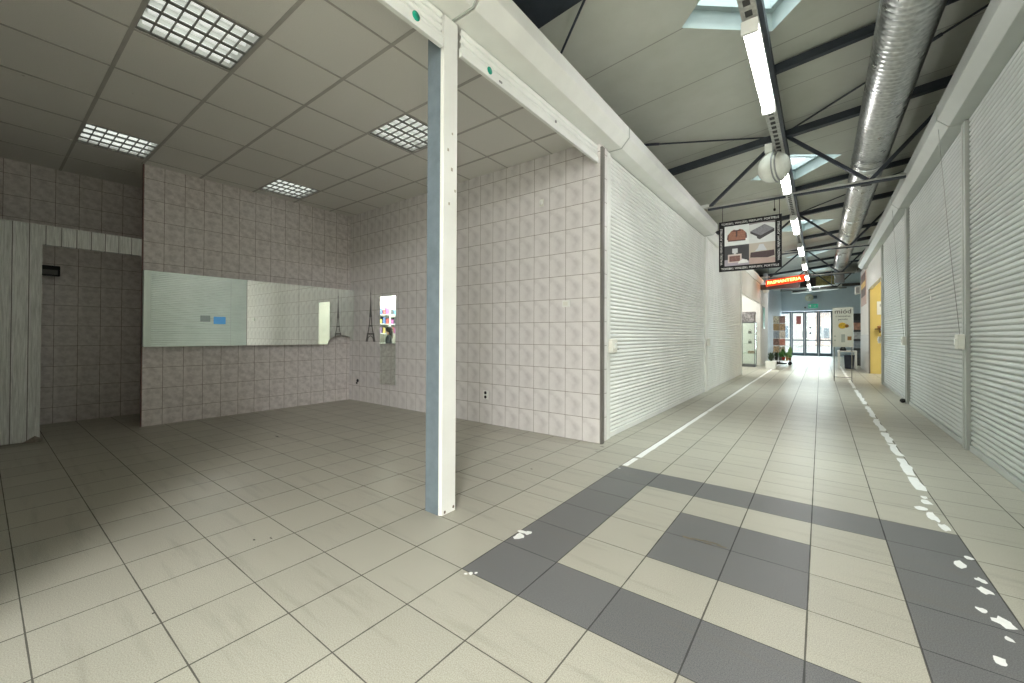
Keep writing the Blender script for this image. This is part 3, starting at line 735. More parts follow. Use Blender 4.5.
flat(pd, [Dm([(0, 0), (1, 0), (1, .24), (0, .30)])], M('rose tan print', (.50, .37, .33), .5), 'printed_table', -.005)
flat(pd, [Dm([(.22, .60), (.70, .62), (.62, .76), (.56, .92), (.40, .92), (.34, .74)])], M('crystal print', (.62, .64, .66), .4), 'printed_stopper', -.007)
for z, in ((sz1-.045,), (sz0+.04,)):
    lettering('TOREBKI, WALIZKI, PERFUMY, PORTFELE', .046, sx1-sx0-.07, M('white print', (.85, .85, .83), .5), t, Matrix.Translation(-parent_loc(t)) @ face_negy((sx0+sx1)/2, SY-.002, z))
for x in (sx0+.038, sx1-.038):
    lettering('WALIZKI, PERFUMY, PORTFELE', .042, sz1-sz0-.22, M('white print', (.85, .85, .83), .5), t, Matrix.Translation(-parent_loc(t)) @ face_negy(x, SY-.002, (sz0+sz1)/2, -PI/2))
for x in (sx0+.05, sx1-.03):
    mb = MB(); mb.tube([(x, SY+.012, sz1), (x, SY+.03, 3.22)], .004, 6); mb.build('hanging_wire', m_black, t)
mb = MB(); mb.tube([(.74, SY+.03, 3.22), (.74, SY+.03, 3.05)], .004, 6); mb.ball((.74, SY+.03, 3.03), .018, .018, .025, 8); o = mb.build('pull_cord', m_black); tag(o, 'short black cord with a knob dangling right of the hanging sign', 'cord')

# ------------------------------------------------------------------ FAR LEFT: white shop opening, cabinet, wall
mb = MB(); mb.box(XL-.08, XL+.01, 11.52, 16.0, 2.29, ZL); struct(mb, 'wall_header_left', m_plaster)
mb = MB(); mb.box(-3.0, -2.9, 11.4, 16.1, 0, 3.3); struct(mb, 'wall_white_shop_back', m_plaster)
mb = MB(); mb.box(-3.0, XL-.08, 16.0, 16.1, 0, 3.3); struct(mb, 'wall_white_shop_far', m_plaster)
mb = MB(); mb.box(-3.0, XL-.10, 11.38, 11.48, 0, 3.3); struct(mb, 'wall_white_shop_near', m_plaster)
mb = MB(); mb.box(-3.0, XL-.05, 11.4, 16.1, 3.3, 3.34); struct(mb, 'ceiling_white_shop', m_plaster)
mb = MB(); mb.box(XL-.12, XL+.02, 15.95, 18.6, 0, 3.2); struct(mb, 'wall_left_far', m_plaster)
mb = MB(); mb.box(XL-.14, XL-.02, 18.6, YE, 0, 3.7)
for k in range(18): mb.box(XL-.03, XL+.012, 18.7+k*.42, 18.9+k*.42, 0, 3.5)
struct(mb, 'wall_left_cladding', M('blue-grey cladding', (.58, .65, .71), .5, .1, .06))
t = thing('wall_poster', (XL+.03, 16.9, 1.3), 'narrow green poster on the white wall past the glass cabinet', 'poster')
mb = MB(); mb.box(XL+.02, XL+.032, 16.55, 17.35, 1.35, 2.2); mb.build('frame', m_grey, t)
mb = MB(); mb.box(XL+.032, XL+.036, 16.6, 17.3, 1.4, 2.15); mb.build('print', M('green print', (.20, .48, .38), .5, 0, .3, 12), t)

# glass display cabinet
m_cfr = M('dark grey cabinet frame', (.13, .14, .14), .4, .5)
cx0, cx1, cy0, cy1 = -.95, -.50, 14.95, 15.40
t = thing('display_cabinet', (-.72, 15.2, 0), 'glass display cabinet standing in the white shop opening on the left', 'display cabinet')
mb = MB(); mb.box(cx0, cx1, cy0, cy1, 0, .09); mb.build('base', m_cfr, t)
mb = MB(); mb.box(cx0, cx1, cy0, cy1, 1.53, 1.57); mb.build('top', m_cfr, t)
for x in (cx0, cx1-.02):
    for y in (cy0, cy1-.02): mb = MB(); mb.box(x, x+.02, y, y+.02, .09, 1.53); mb.build('corner_post', m_cfr, t)
for z in (.45, .80, 1.15): mb = MB(); mb.box(cx0+.01, cx1-.01, cy0+.01, cy1-.01, z, z+.008); mb.build('glass_shelf', m_cglass, t)
mb = MB(); mb.box(cx0+.02, cx1-.02, cy0+.002, cy0+.007, .09, 1.53); mb.build('glass_pane', m_cglass, t)
mb = MB(); mb.box(cx1-.007, cx1-.002, cy0+.02, cy1-.02, .09, 1.53); mb.build('glass_pane', m_cglass, t)
m_hb = M('dark leather', (.07, .08, .07), .5, 0, .2, 30)
def little_bag(x, y, z, label):
    t = thing('handbag', (x, y, z), label, 'handbag', 'bags in the glass cabinet')
    mb = MB(); mb.prism([(-.055, 0), (.055, 0), (.045, .09), (-.045, .09)], 'y', -.03, .03); mb.build('body', m_hb, t, local=True, bevel=.008)
    mb = MB(); mb.tube([(.035*math.cos(a), 0, .09+.045*math.sin(a)) for a in [PI*k/8 for k in range(9)]], .006, 8); mb.build('handle', m_hb, t, local=True)
little_bag(-.68, 15.15, 1.160, 'small dark bag on the top shelf of the glass cabinet')
little_bag(-.68, 15.15, .810, 'small dark bag on the middle shelf of the glass cabinet')
t = thing('clutch_bag', (-.66, 15.15, .458), 'brown clutch bag lying on the lowest glass shelf', 'bag')
mb = MB(); mb.box(-.74, -.54, 15.08, 15.2, .459, .55); mb.build('body', M('tan leather', (.36, .22, .10), .5, 0, .2, 30), t, bevel=.02)
mb = MB(); mb.box(-.735, -.545, 15.073, 15.082, .50, .545); mb.build('flap', M('brown leather', (.25, .13, .06), .5, 0, .2, 30), t)
t = thing('lidded_jar', (-.83, 15.12, .458), 'small white jar beside the brown clutch in the cabinet', 'jar')
mb = MB(); mb.lathe([(0, .001), (.04, .001), (.045, .05), (.03, .08), (0, .08)], (-.83, 15.12, .458), 14); mb.build('pot', m_white, t)
mb = MB(); mb.lathe([(.032, .08), (.032, .095), (0, .10)], (-.83, 15.12, .458), 14); mb.build('lid', m_switch, t)
t = thing('storage_box', (-.72, 15.18, 1.57), 'grey patterned storage box on top of the glass cabinet', 'box')
mbx = M('grey patterned card', (.25, .24, .24), .7, 0, .7, 16)
mb = MB(); mb.box(-.92, -.53, 14.98, 15.36, 1.571, 1.86); mb.build('body', mbx, t)
mb = MB(); mb.box(-.93, -.52, 14.97, 15.37, 1.84, 1.92); mb.build('lid', mbx, t)

# ------------------------------------------------------------------ FAR RIGHT: yellow opening, walls, poster
mb = MB(); mb.box(XR-.012, XR+.07, 10.96, 14.38, 2.44, 3.2); struct(mb, 'wall_header_right', M('white lintel panel', (.76, .78, .76), .5, 0, .04))
mb = MB(); mb.box(XR+.01, 5.0, 14.32, 14.44, 0, 3.3); struct(mb, 'wall_yellow', m_yellow)
mb = MB(); mb.box(4.9, 5.0, 10.8, 14.4, 0, 3.3); struct(mb, 'wall_yellow_shop_back', m_yellow)
mb = MB(); mb.box(XR+.08, 5.0, 10.84, 10.94, 0, 3.3); struct(mb, 'wall_yellow_shop_near', m_plaster)
mb = MB(); mb.box(XR+.05, 5.0, 10.8, 14.4, 3.3, 3.34); struct(mb, 'ceiling_yellow_shop', m_plaster)
mb = MB(); mb.box(XR-.005, XR+.03, 14.31, 14.36, 0, 2.45); struct(mb, 'trim_4', m_jamb)
mb = MB(); mb.box(XR, XR+.1, 14.36, 17.3, 1.13, 3.3); struct(mb, 'wall_right_far', m_plaster)
mb = MB(); mb.box(XR-.004, XR+.1, 14.36, 17.3, 0, 1.13); struct(mb, 'wall_right_dado', m_dado)
t = thing('wall_poster', (XR-.01, 16, 2.3), 'tall brown and yellow poster high on the right wall past the yellow opening', 'poster')
mb = MB(); mb.box(XR-.012, XR, 15.1, 16.9, 2.08, 3.12); mb.build('print', M('rosy print', (.58, .42, .35), .5, 0, .1, 5), t)
mb = MB(); mb.box(XR-.016, XR-.012, 15.2, 16.75, 2.82, 3.08); mb.build('brown_band', M('dark brown print', (.11, .05, .035), .5, 0, .4, 9), t)
mb = MB(); mb.box(XR-.016, XR-.012, 15.2, 16.75, 2.63, 2.82); mb.build('yellow_band', M('yellow print', (.75, .52, .10), .5, 0, .3, 9), t)
mb = MB(); mb.box(XR-.016, XR-.012, 15.2, 16.75, 2.36, 2.63); mb.build('brown_band', M('dark brown print', (.11, .05, .035), .5, 0, .4, 9), t)
# sign, shelf and switch on the yellow wall
t = thing('wall_sign', (2.72, 14.31, 1.75), 'white plate with dark lines of print on the yellow wall', 'sign')
mb = MB(); mb.box(2.60, 3.0, 14.305, 14.318, 1.70, 2.08); mb.build('plate', m_white, t)
mb = MB()
for z, a, b_ in ((1.96, 2.66, 2.92), (1.83, 2.70, 2.90)):
    x = a
    while x < b_:
        w = random.uniform(.015, .035); mb.box(x, x+w, 14.302, 14.306, z-.03, z+random.uniform(.02, .05)); x += w+.012
mb.build('print_lines', m_grey, t)
t = thing('wall_shelf', (2.72, 14.2, 1.30), 'small dark brown shelf on the yellow wall', 'shelf')
m_dw = M('dark brown wood', (.14, .07, .03), .5, 0, .25, 12)
mb = MB(); mb.box(2.55, 3.3, 14.08, 14.318, 1.27, 1.30); mb.build('board', m_dw, t)
for x in (2.65, 3.15): mb = MB(); mb.prism([(14.1, 1.27), (14.318, 1.27), (14.318, 1.18)], 'x', x, x+.02); mb.build('bracket', m_dw, t)
m_loaf = M('brown crust', (.36, .18, .06), .6, 0, .3, 20)
for k, (x, w, lab) in enumerate(((2.64, .05, 'brown loaf at the left end of the small shelf'), (2.77, .06, 'larger brown loaf in the middle of the small shelf'), (2.9, .055, 'brown loaf at the right on the small shelf'))):
    mb = MB(); mb.ball((x, 14.2, 1.30+.045), w, .07, .048, 12); o = mb.build('bread_loaf', m_loaf); tag(o, lab, 'loaf', 'loaves on the small shelf')
t = thing('light_switch', (2.68, 14.31, .93), 'white light switch on the yellow wall below the shelf', 'switch')
mb = MB(); mb.box(2.62, 2.72, 14.305, 14.318, .88, .98); mb.build('plate', m_white, t, bevel=.004)
mb = MB(); mb.box(2.65, 2.69, 14.30, 14.306, .90, .96); mb.build('rocker', m_switch, t)

# honey stand
t = thing('sign_stand', (1.73, 11.2, 0), 'white honey advertising board on a thin metal frame near the corridor end', 'sign stand')
hx0, hx1, HY = 1.536, 1.925, 11.2
mb = MB(); mb.box(hx0, hx1, HY, HY+.012, .815, 1.765); mb.build('board', M('cream board', (.80, .82, .74), .5, 0, .02), t)
m_leg = M('thin grey tube', (.25, .26, .25), .4, .6)
for x in (hx0+.03, hx1-.03): mb = MB(); mb.tube([(x, HY+.02, .0), (x, HY+.02, .9)], .009, 8); mb.build('leg', m_leg, t)
mb = MB(); mb.tube([(hx0+.03, HY+.02, .09), (hx1-.03, HY+.02, .09)], .008, 8); mb.build('cross_rail', m_leg, t)
for x in (hx0+.03, hx1-.03): mb = MB(); mb.tube([(x, HY-.18, .012), (x, HY+.24, .012)], .009, 8); mb.build('foot', m_leg, t)
T0 = Matrix.Translation(-parent_loc(t)); m_ink = M('dark brown ink', (.05, .04, .03), .6)
hm = (hx0+hx1)/2
lettering('miód', .15, .30, m_ink, t, T0 @ face_negy(hm, HY-.002, 1.665))
lettering('z naturalnej', .055, .27, m_ink, t, T0 @ face_negy(hm, HY-.002, 1.555))
lettering('pasieki', .055, .17, m_ink, t, T0 @ face_negy(hm, HY-.002, 1.48))
mb = MB(); mb.lathe([(0, -.008), (.05, -.008), (.075, -.004), (.075, 0)], (hm-.01, HY, 1.33), 18, 'y'); mb.build('printed_bee_body', M('honey yellow print', (.80, .52, .05), .5, 0, .25, 30), t)
mb = MB(); mb.lathe([(0, -.01), (.035, -.008), (.04, 0)], (hm+.07, HY, 1.32), 14, 'y'); mb.build('printed_honey_drop', M('amber print', (.30, .13, .02), .5, 0, .3, 30), t)
mb = MB(); mb.box(hx0+.03, hx0+.06, HY-.003, HY, 1.06, 1.09); mb.box(hx0+.03, hx0+.06, HY-.003, HY, .96, .99); mb.box(hm-.03, hm+.04, HY-.002, HY, .93, 1.12); mb.build('small_print', M('grey green print', (.45, .50, .45), .6), t)
mb = MB(); mb.box(hx1-.11, hx1-.035, HY-.003, HY, .98, 1.07); mb.build('honey_picture', M('brown print', (.40, .22, .07), .6, 0, .4, 40), t)

# white desk with dark bits
t = thing('white_desk', (2.02, 16.2, 0), 'low white desk behind the honey board', 'desk')
mb = MB(); mb.box(1.77, 2.25, 15.95, 16.5, .56, .60); mb.build('desk_top', m_white, t)
for x in (1.77, 2.2):
    for y in (15.96, 16.44): mb = MB(); mb.box(x, x+.05, y, y+.05, 0, .56); mb.build('leg', m_white, t)
t = thing('telephone', (1.9, 16.1, .60), 'black telephone lying on the low white desk', 'telephone')
mb = MB(); mb.prism([(16.0, .601), (16.2, .601), (16.2, .68), (16.0, .63)], 'x', 1.82, 1.98); mb.build('base', m_black, t)
mb = MB(); mb.tube([(1.84, 16.08, .69), (1.9, 16.08, .705), (1.96, 16.08, .69)], [.022, .015, .022], 8); mb.build('handset', m_black, t)
t = thing('crate', (2.07, 16.3, 0), 'dark navy crate under the low white desk', 'crate')
mnav = M('navy plastic', (.02, .03, .055), .5)
mb = MB(); mb.prism([(1.95, 0.001), (2.17, .001), (2.19, .42), (1.93, .42)], 'y', 16.1, 16.4); mb.build('body', mnav, t)
mb = MB(); mb.box(1.92, 2.20, 16.09, 16.41, .42, .45); mb.build('rim', mnav, t)
t = thing('magazine_rack', (2.45, 18.4, 0), 'dark magazine rack standing against the right wall near the doors', 'magazine rack')
mb = MB(); mb.box(2.28, 2.62, 18.3, 18.36, .0, 1.9); mb.build('back_panel', M('dark slate panel', (.08, .09, .10), .5), t)
for k, c in enumerate(((.03, .04, .04), (.50, .30, .22), (.55, .60, .62), (.30, .36, .42), (.10, .12, .14))):
    mb = MB(); mb.box(2.28, 2.6, 18.22, 18.28, 1.66-.34*k, 1.92-.34*k); mb.build('magazine_pocket', M('pocket %d' % k, c, .6, 0, .3, 12), t)
mb = MB(); mb.box(2.26, 2.64, 18.2, 18.42, 0, .05); mb.build('base', m_black, t)

# orange lit shop sign on a dark fascia
t = thing('lit_shop_sign', (.2, 15.9, 2.77), 'orange lit shop sign with glowing lettering above a dark fascia', 'sign')
mb = MB(); mb.box(-.44, .72, 15.95, 16.15, 2.76, 2.94); mb.build('fascia', m_dark, t)
a, b_ = Vector((-.27, 15.9, 2.965)), Vector((.86, 14.9, 2.965)); d = (b_-a); L = d.length; ang = math.atan2(d.y, d.x)
Rm = Matrix.Translation(-parent_loc(t)) @ Matrix.Translation((a+b_)/2) @ Matrix.Rotation(ang, 4, 'Z')
mb = MB(); mb.box(-L/2, L/2, 0, .05, -.10, .12)
o = mb.build('light_box', emit('glowing orange panel', (.70, .05, .01), .8), t, local=True); o.data.transform(Rm)
lettering('PASMANTERIA', .15, L-.16, emit('glowing amber letters', (1., .60, .16), 3.6), t, Rm @ face_negy(0, -.004, .01))
for s in (-.45, .45): mb = MB(); mb.tube([Rm @ Vector((s*L, .03, .12)), Rm @ Vector((s*L, .03, .75))], .008, 6); o = mb.build('hanging_rod', m_steel, t, local=True)

# green floor items on the left: planter, rack, trolley with plants
m_leaf = M('leaf green', (.08, .22, .06), .5, 0, .35, 20); m_leaf2 = M('dusky leaf', (.05, .08, .05), .5, 0, .35, 20); m_leaf3 = M('fresh leaf', (.22, .42, .16), .5, 0, .3, 20)
def foliage(mb, c, r, h, n, rnd):
    for k in range(n):
        a = rnd.uniform(0, 2*PI); el = rnd.uniform(.25, 1.3); L_ = rnd.uniform(.6, 1.)*h
        d = Vector((math.cos(a)*math.cos(el)*r/h*1.4, math.sin(a)*math.cos(el)*r/h*1.4, math.sin(el))); s = Vector((-math.sin(a), math.cos(a), 0))*L_*.11
        p0 = Vector(c); p1 = p0+d*L_*.6; p2 = p0+d*L_+Vector((0, 0, -.12*L_))
        mb.add([p0, p1-s, p2, p1+s], [(0, 1, 2), (0, 2, 3)])
rnd = random.Random(3)
t = thing('planter_box', (.03, 14.3, 0), 'white planter box on the floor by the left guide line', 'planter')
mb = MB(); mb.prism([(-.11, .0), (.15, .0), (.17, .26), (-.13, .26)], 'y', 14.15, 14.45); mb.build('tub', m_white, t, bevel=.01)
mb = MB(); mb.box(-.11, .15, 14.18, 14.42, .235, .25); mb.build('soil', m_dark, t)
mb = MB(); foliage(mb, (.02, 14.3, .25), .12, .42, 40, rnd); mb.build('foliage', m_leaf2, t)
# revolving card rack
t = thing('card_rack', (.03, 17.6, 0), 'tall revolving rack of greeting cards by the left wall', 'card rack')
mb = MB(); mb.tube([(.03, 17.6, .05), (.03, 17.6, 1.85)], .02, 10); mb.build('pole', m_grey, t)
mb = MB(); mb.lathe([(0, 0), (.24, 0), (.24, .03), (.04, .06), (0, .06)], (.03, 17.6, 0), 20); mb.build('base', m_black, t)
RX, RY = .03, 17.6
for k in range(5):
    z = .42+.29*k; mb = MB()
    for zz in (z, z+.10):
        pts = [(RX+.22*math.cos(PI/4+PI/2*i)*1.1, RY+.22*math.sin(PI/4+PI/2*i)*1.1, zz) for i in range(5)]
        for p, q in zip(pts, pts[1:]): mb.bar(p, q, .008, .008)
    for i in range(4): mb.bar((RX, RY, z), (RX+.242*math.cos(PI/4+PI/2*i), RY+.242*math.sin(PI/4+PI/2*i), z), .008, .008)
    mb.build('wire_tier', m_grey, t)
cards = [(.55, .40, .25), (.70, .62, .50), (.30, .20, .18), (.60, .28, .22), (.35, .42, .50), (.75, .70, .62), (.42, .30, .16)]
for k in range(5):
    for i in range(2):
        z = .425+.29*k; col = cards[(k*2+i) % 7]; x = RX-.10+.20*i
        mb = MB(); mb.box(x-.092, x+.092, RY-.182, RY-.176, z, z+.265); o = mb.build('greeting_card', M('card %d' % ((k*2+i) % 7), col, .6, 0, .65, 22))
        tag(o, '%s greeting card in the %s tier of the revolving rack' % (['left', 'right'][i], ['lowest', 'second lowest', 'middle', 'second highest', 'highest'][k]), 'card', 'cards in the revolving rack')
        z0 = z
        mb = MB(); mb.box(RX+.176, RX+.182, RY-.075+.15*i-.068, RY-.075+.15*i+.068, z, z+.265); o = mb.build('greeting_card', M('card %d' % ((k*2+i+3) % 7), cards[(k*2+i+3) % 7], .6, 0, .35, 30))
        tag(o, 'greeting card on the right-hand face of the rack, %s tier, %s' % (['lowest', 'second lowest', 'middle', 'second highest', 'highest'][k], ['near pocket', 'far pocket'][i]), 'card', 'cards in the revolving rack')
# plant trolley
t = thing('plant_trolley', (.22, 17.0, 0), 'low white trolley carrying potted plants', 'trolley')
mb = MB(); mb.box(-.10, .45, 16.75, 17.15, .14, .17); mb.build('deck', m_white, t)
for x in (-.05, .40):
    for y in (16.8, 17.1): mb = MB(); mb.lathe([(0, -.015), (.05, -.015), (.06, 0), (.05, .015), (0, .015)], (x, y, .06), 14, 'y'); mb.box(x-.02, x+.02, y-.02, y+.02, .10, .14); mb.build('castor', m_black, t)
for y in (16.76, 17.14): mb = MB(); mb.tube([(-.09, y, .15), (-.09, y, .45), (-.05, y, .5)], .01, 8); mb.build('side_rail', m_grey, t)
pots = [(-.02, 16.85, .055, .13, (.05, .06, .05), m_leaf2, .20, 'dark-leaved plant in a black pot at the trolley left end'), (.10, 16.88, .06, .12, (.25, .26, .25), m_leaf, .22, 'green plant in a grey pot on the trolley'),
        (.21, 16.83, .055, .12, (.45, .07, .05), m_leaf, .26, 'green plant in a red pot on the trolley'), (.31, 16.9, .05, .14, (.70, .50, .22), m_leaf3, .18, 'plant in a yellow pot on the trolley'), (.40, 16.86, .05, .10, (.35, .16, .08), m_leaf3, .42, 'tall pale leafy plant at the trolley right end'), (.18, 17.05, .06, .13, (.40, .12, .08), m_leaf, .34, 'tall green plant at the back of the trolley')]
for x, y, r, h, c, lm, fh, lab in pots:
    t = thing('potted_plant', (x, y, .17), lab, 'potted plant', 'potted plants on the trolley')
    mb = MB(); mb.lathe([(0, .001), (r*.75, .001), (r, h), (r*1.1, h), (r*1.1, h-.02), (0, h-.02)], (x, y, .17), 14); mb.build('pot', M('pot '+lab[:22], c, .6), t)
    mb = MB(); foliage(mb, (x, y, .17+h-.02), .10, fh*1.45, 34, rnd); mb.build('foliage', lm, t)

# ------------------------------------------------------------------ END WALL AND DOORS
gx0, gx1 = -.60, 1.82
mb = MB(); mb.box(-7.1, gx0, YE, YE+.2, 0, 4.5); mb.box(gx1, 6.6, YE, YE+.2, 0, 4.7); mb.box(gx0, gx1, YE, YE+.2, 2.47, 3.78); struct(mb, 'wall_end', m_bluewall)
mb = MB(); mb.box(gx0, gx1, YE, YE+.2, 3.78, 4.4); mb.box(-.5, 3.2, YE-.12, YE-.001, 3.72, 3.86); struct(mb, 'wall_end_upper', m_dark)
posts = [gx0, .0, .61, 1.22, gx1]
names = ['glass door at the left end beside the card rack', 'second glass door from the left', 'third glass door from the left', 'glass door at the right beside the honey board']
for k in range(4):
    a, b_ = posts[k], posts[k+1]
    d = bpy.data.objects.new('door_%d' % (k+1), None); COL.objects.link(d); d.location = ((a+b_)/2, YE+.05, 0); d['kind'] = 'structure'; d['label'] = names[k]; d['category'] = 'door'
    mb = MB(); w = .075
    mb.box(a+.004, a+w, YE+.02, YE+.08, 0, 2.46); mb.box(b_-w, b_-.004, YE+.02, YE+.08, 0, 2.46); mb.box(a+w, b_-w, YE+.02, YE+.08, 2.36, 2.46); mb.box(a+w, b_-w, YE+.02, YE+.08, 0, .16); mb.box(a+w, b_-w, YE+.02, YE+.08, .83, .89)
    mb.build('frame', m_dframe, d, kind='structure')
    mb = MB(); mb.box(a+w, b_-w, YE+.045, YE+.052, .16, 2.36); mb.build('pane', m_glass, d, kind='structure')
    if k in (1, 2): mb = MB(); xx = b_-.1 if k == 1 else a+.1; mb.tube([(xx, YE-.04, 1.0), (xx, YE-.04, 1.35)], .014, 8); mb.tube([(xx, YE-.04, 1.05), (xx, YE+.03, 1.05)], .01, 6); mb.tube([(xx, YE-.04, 1.3), (xx, YE+.03, 1.3)], .01, 6); mb.build('handle', m_grey, d, kind='structure')
    if k == 2:
        mb = MB(); mb.lathe([(0, -.002), (.06, -.002), (.06, 0)], ((a+b_)/2-.05, YE+.045, 1.55), 14, 'y'); mb.lathe([(0, -.002), (.06, -.002), (.06, 0)], ((a+b_)/2-.05, YE+.045, 1.25), 14, 'y'); mb.build('round_sticker', m_grey, d, kind='structure')
    if k == 1:
        mb = MB(); mb.box((a+b_)/2-.08, (a+b_)/2+.14, YE+.043, YE+.045, 1.75, 2.2); mb.build('notice', M('red notice', (.75, .22, .20), .6), d, kind='structure')
# wall clock, exit sign, air curtain, banner
t = thing('wall_clock', (.80, 25.9, 3.16), 'round cream clock on a bracket above the glass doors', 'clock')
mb = MB(); mb.lathe([(0, -.06), (.17, -.06), (.185, -.05), (.185, .05), (.17, .06), (0, .06)], (.82, 25.85, 3.16), 28, 'y'); mb.build('case', M('cream enamel', (.78, .74, .50), .4, 0, .03), t)
mb = MB(); mb.lathe([(0, -.063), (.14, -.063), (.14, -.06)], (.82, 25.85, 3.16), 24, 'y'); mb.build('dial', M('pale dial', (.88, .86, .72), .5, 0, .02), t)
mb = MB(); mb.bar((.82, 25.784, 3.16), (.87, 25.784, 3.22), .014, .004, (0, 1, 0)); mb.bar((.82, 25.784, 3.16), (.80, 25.784, 3.06), .01, .004, (0, 1, 0)); mb.build('hands', m_black, t)
mb = MB(); mb.box(.98, 1.16, 25.8, 26.3, 3.14, 3.26); mb.build('bracket', m_dframe, t)
t = thing('exit_sign', (.99, YE-.02, 2.62), 'green emergency exit sign above the glass doors', 'sign')
mb = MB(); mb.box(.78, 1.2, YE-.04, YE-.001, 2.63, 2.84); mb.build('light_box', emit('exit green', (.05, .42, .26), .25), t)
mb = MB(); mb.box(.83, .90, YE-.044, YE-.04, 2.67, 2.80); mb.prism([(.95, 2.725), (1.05, 2.725), (1.05, 2.69), (1.12, 2.735), (1.05, 2.78), (1.05, 2.745), (.95, 2.745)], 'y', YE-.044, YE-.04); mb.build('pictogram', m_white, t)
t = thing('door_sensor', (.62, YE-.03, 2.62), 'small black sensor left of the green exit sign', 'sensor')
mb = MB(); mb.box(.60, .67, YE-.05, YE-.001, 2.62, 2.70); mb.build('casing', m_black, t)
mb = MB(); mb.ball((.635, YE-.05, 2.645), .02, .015, .02, 8); mb.build('lens', m_grey, t)
t = thing('air_curtain', (1.1, 23.8, 3.42), 'long white air curtain with dark vents hung before the end wall', 'air curtain', rz=math.radians(-52))
t.rotation_euler = (0, 0, math.radians(-38)); W_ = 1.2
mb = MB(); mb.box(-W_, W_, -.12, .12, -.12, .12); mb.build('casing', m_white, t, local=True, bevel=.02)
mb = MB()
for a, b_ in ((-W_+.08, -.35), (-.28, .28), (.35, W_-.08)): mb.box(a, b_, -.126, -.12, -.06, .05)
mb.build('vent_slots', m_dark, t, local=True)
for s in (-.8, .8): mb = MB(); mb.tube([(s, 0, .12), (s, 0, .85)], .012, 6); mb.build('hanging_rod', m_grey, t, local=True)
t = thing('hanging_banner', (1.48, 25, 3.57), 'landscape picture banner hanging right of the tube lamps near the doors', 'banner')
mb = MB(); mb.box(1.12, 1.893, 25, 25.02, 3.68, 4.175)
mb.build('picture', M('autumn landscape print', (.34, .27, .10), .6, 0, .6, 7), t)
mb = MB(); mb.box(.98, 1.935, 24.99, 25.02, 3.57, 3.68); mb.build('caption_strip', m_white, t)
mb = MB(); mb.box(1.43, 1.64, 24.986, 24.99, 3.595, 3.655); mb.build('blue_mark', M('blue print', (.05, .10, .45), .5), t)
for x in (1.2, 1.8): mb = MB(); mb.tube([(x, 25.01, 4.17), (x, 25.01, roofz(x))], .005, 6); mb.build('hanging_wire', m_black, t)
t = thing('ceiling_dome_lamp', (-.25, 16.2, 2.7), 'small white dome lamp below the dark fascia of the orange sign', 'lamp')
mb = MB(); mb.lathe([(0, -.10), (.07, -.085), (.10, -.04), (.10, 0)], (-.28, 16.05, 2.745), 18); mb.build('dome', m_white, t)
mb = MB(); mb.lathe([(.11, 0), (.11, .014), (0, .014)], (-.28, 16.05, 2.745), 18); mb.build('rim', m_grey, t)
t = thing('wall_horn', (2.3, 17.2, 2.6), 'small white loudspeaker on the right wall end near the banner', 'loudspeaker')
mb = MB(); mb.prism([(2.28, 2.55), (2.42, 2.58), (2.42, 2.86), (2.28, 2.82)], 'y', 17.32, 17.55); mb.build('cabinet', m_white, t, bevel=.01)
mb = MB(); mb.box(2.30, 2.40, 17.314, 17.321, 2.6, 2.8); mb.build('grille', m_grey, t)

# outside, seen through the doors
mb = MB(); mb.box(-30, 30, YE+.2, 80, -.06, -.02); struct(mb, 'ground_outside', m_asph)
def building(x0, x1, y, h, col, label):
    t = thing('street_building', ((x0+x1)/2, y+3, 0), label, 'building', 'buildings outside the doors')
    mb = MB(); mb.box(x0, x1, y, y+6, 0, h); mb.build('walls', M('facade '+label[:12], col, .9), t)
    for i in range(int((x1-x0)/1.6)):
        for j in range(int(h/2.6)):
            mb = MB(); mb.box(x0+.4+i*1.6, x0+1.3+i*1.6, y-.03, y-.001, .9+j*2.6, 2.2+j*2.6); mb.build('window', M('window dark', (.30, .36, .42), .2), t)
building(-6, .2, 52, 6, (.80, .76, .70), 'pale building outside, seen through the left glass doors')
building(.8, 8, 56, 5, (.76, .62, .58), 'pinkish building outside, seen through the right glass doors')

# ------------------------------------------------------------------ ENCLOSURE
mb = MB(); mb.box(-7.2, -7.05, -6.2, YE, 0, 4.2); struct(mb, 'wall_outer_left', m_conc)
mb = MB(); mb.box(6.5, 6.65, -6.2, YE, 0, 5.0); struct(mb, 'wall_outer_right', m_conc)
mb = MB(); mb.box(-7.2, 6.65, -6.35, -6.2, 0, 5.0); struct(mb, 'wall_behind', m_plaster)
mb = MB(); mb.box(XR+.06, XR+.12, -.45, 10.9, 0, 3.3); struct(mb, 'wall_behind_shutters', m_conc)

# ------------------------------------------------------------------ OPEN SHOP ACROSS THE CORRIDOR (seen only in the strip mirror)
mb = MB(); mb.box(4.2, 4.3, -6.2, -.42, 0, 3.4); struct(mb, 'wall_shelf_shop', m_conc)
mb = MB(); mb.box(XR+.05, 4.3, -.5, -.44, 0, 3.4); struct(mb, 'wall_shelf_shop_side', m_plaster)
mb = MB(); mb.box(XR-.02, 4.3, -6.2, -.42, 3.36, 3.42); struct(mb, 'ceiling_shelf_shop', m_plaster)
t = thing('shelf_unit', (4.0, -4.5, 0), 'white shelf unit with coloured packets, seen in the strip mirror', 'shelf unit')
for z in (.3, .7, 1.1, 1.5, 1.9): mb = MB(); mb.box(3.8, 4.18, -6.0, -3.2, z, z+.025); mb.build('shelf_board', M('grey shelf board', (.35, .36, .35), .5), t)
for y in (-6.02, -4.6, -3.2): mb = MB(); mb.box(3.8, 4.18, y, y+.02, 0, 2.3); mb.build('upright', m_white, t)
pc_ = [(.10, .20, .55), (.05, .45, .35), (.55, .15, .45), (.75, .60, .15), (.15, .45, .70), (.60, .10, .10), (.30, .16, .40), (.08, .08, .10)]
pnames = ['blue', 'green', 'magenta', 'yellow', 'light blue', 'red', 'purple', 'black']
proto = {}
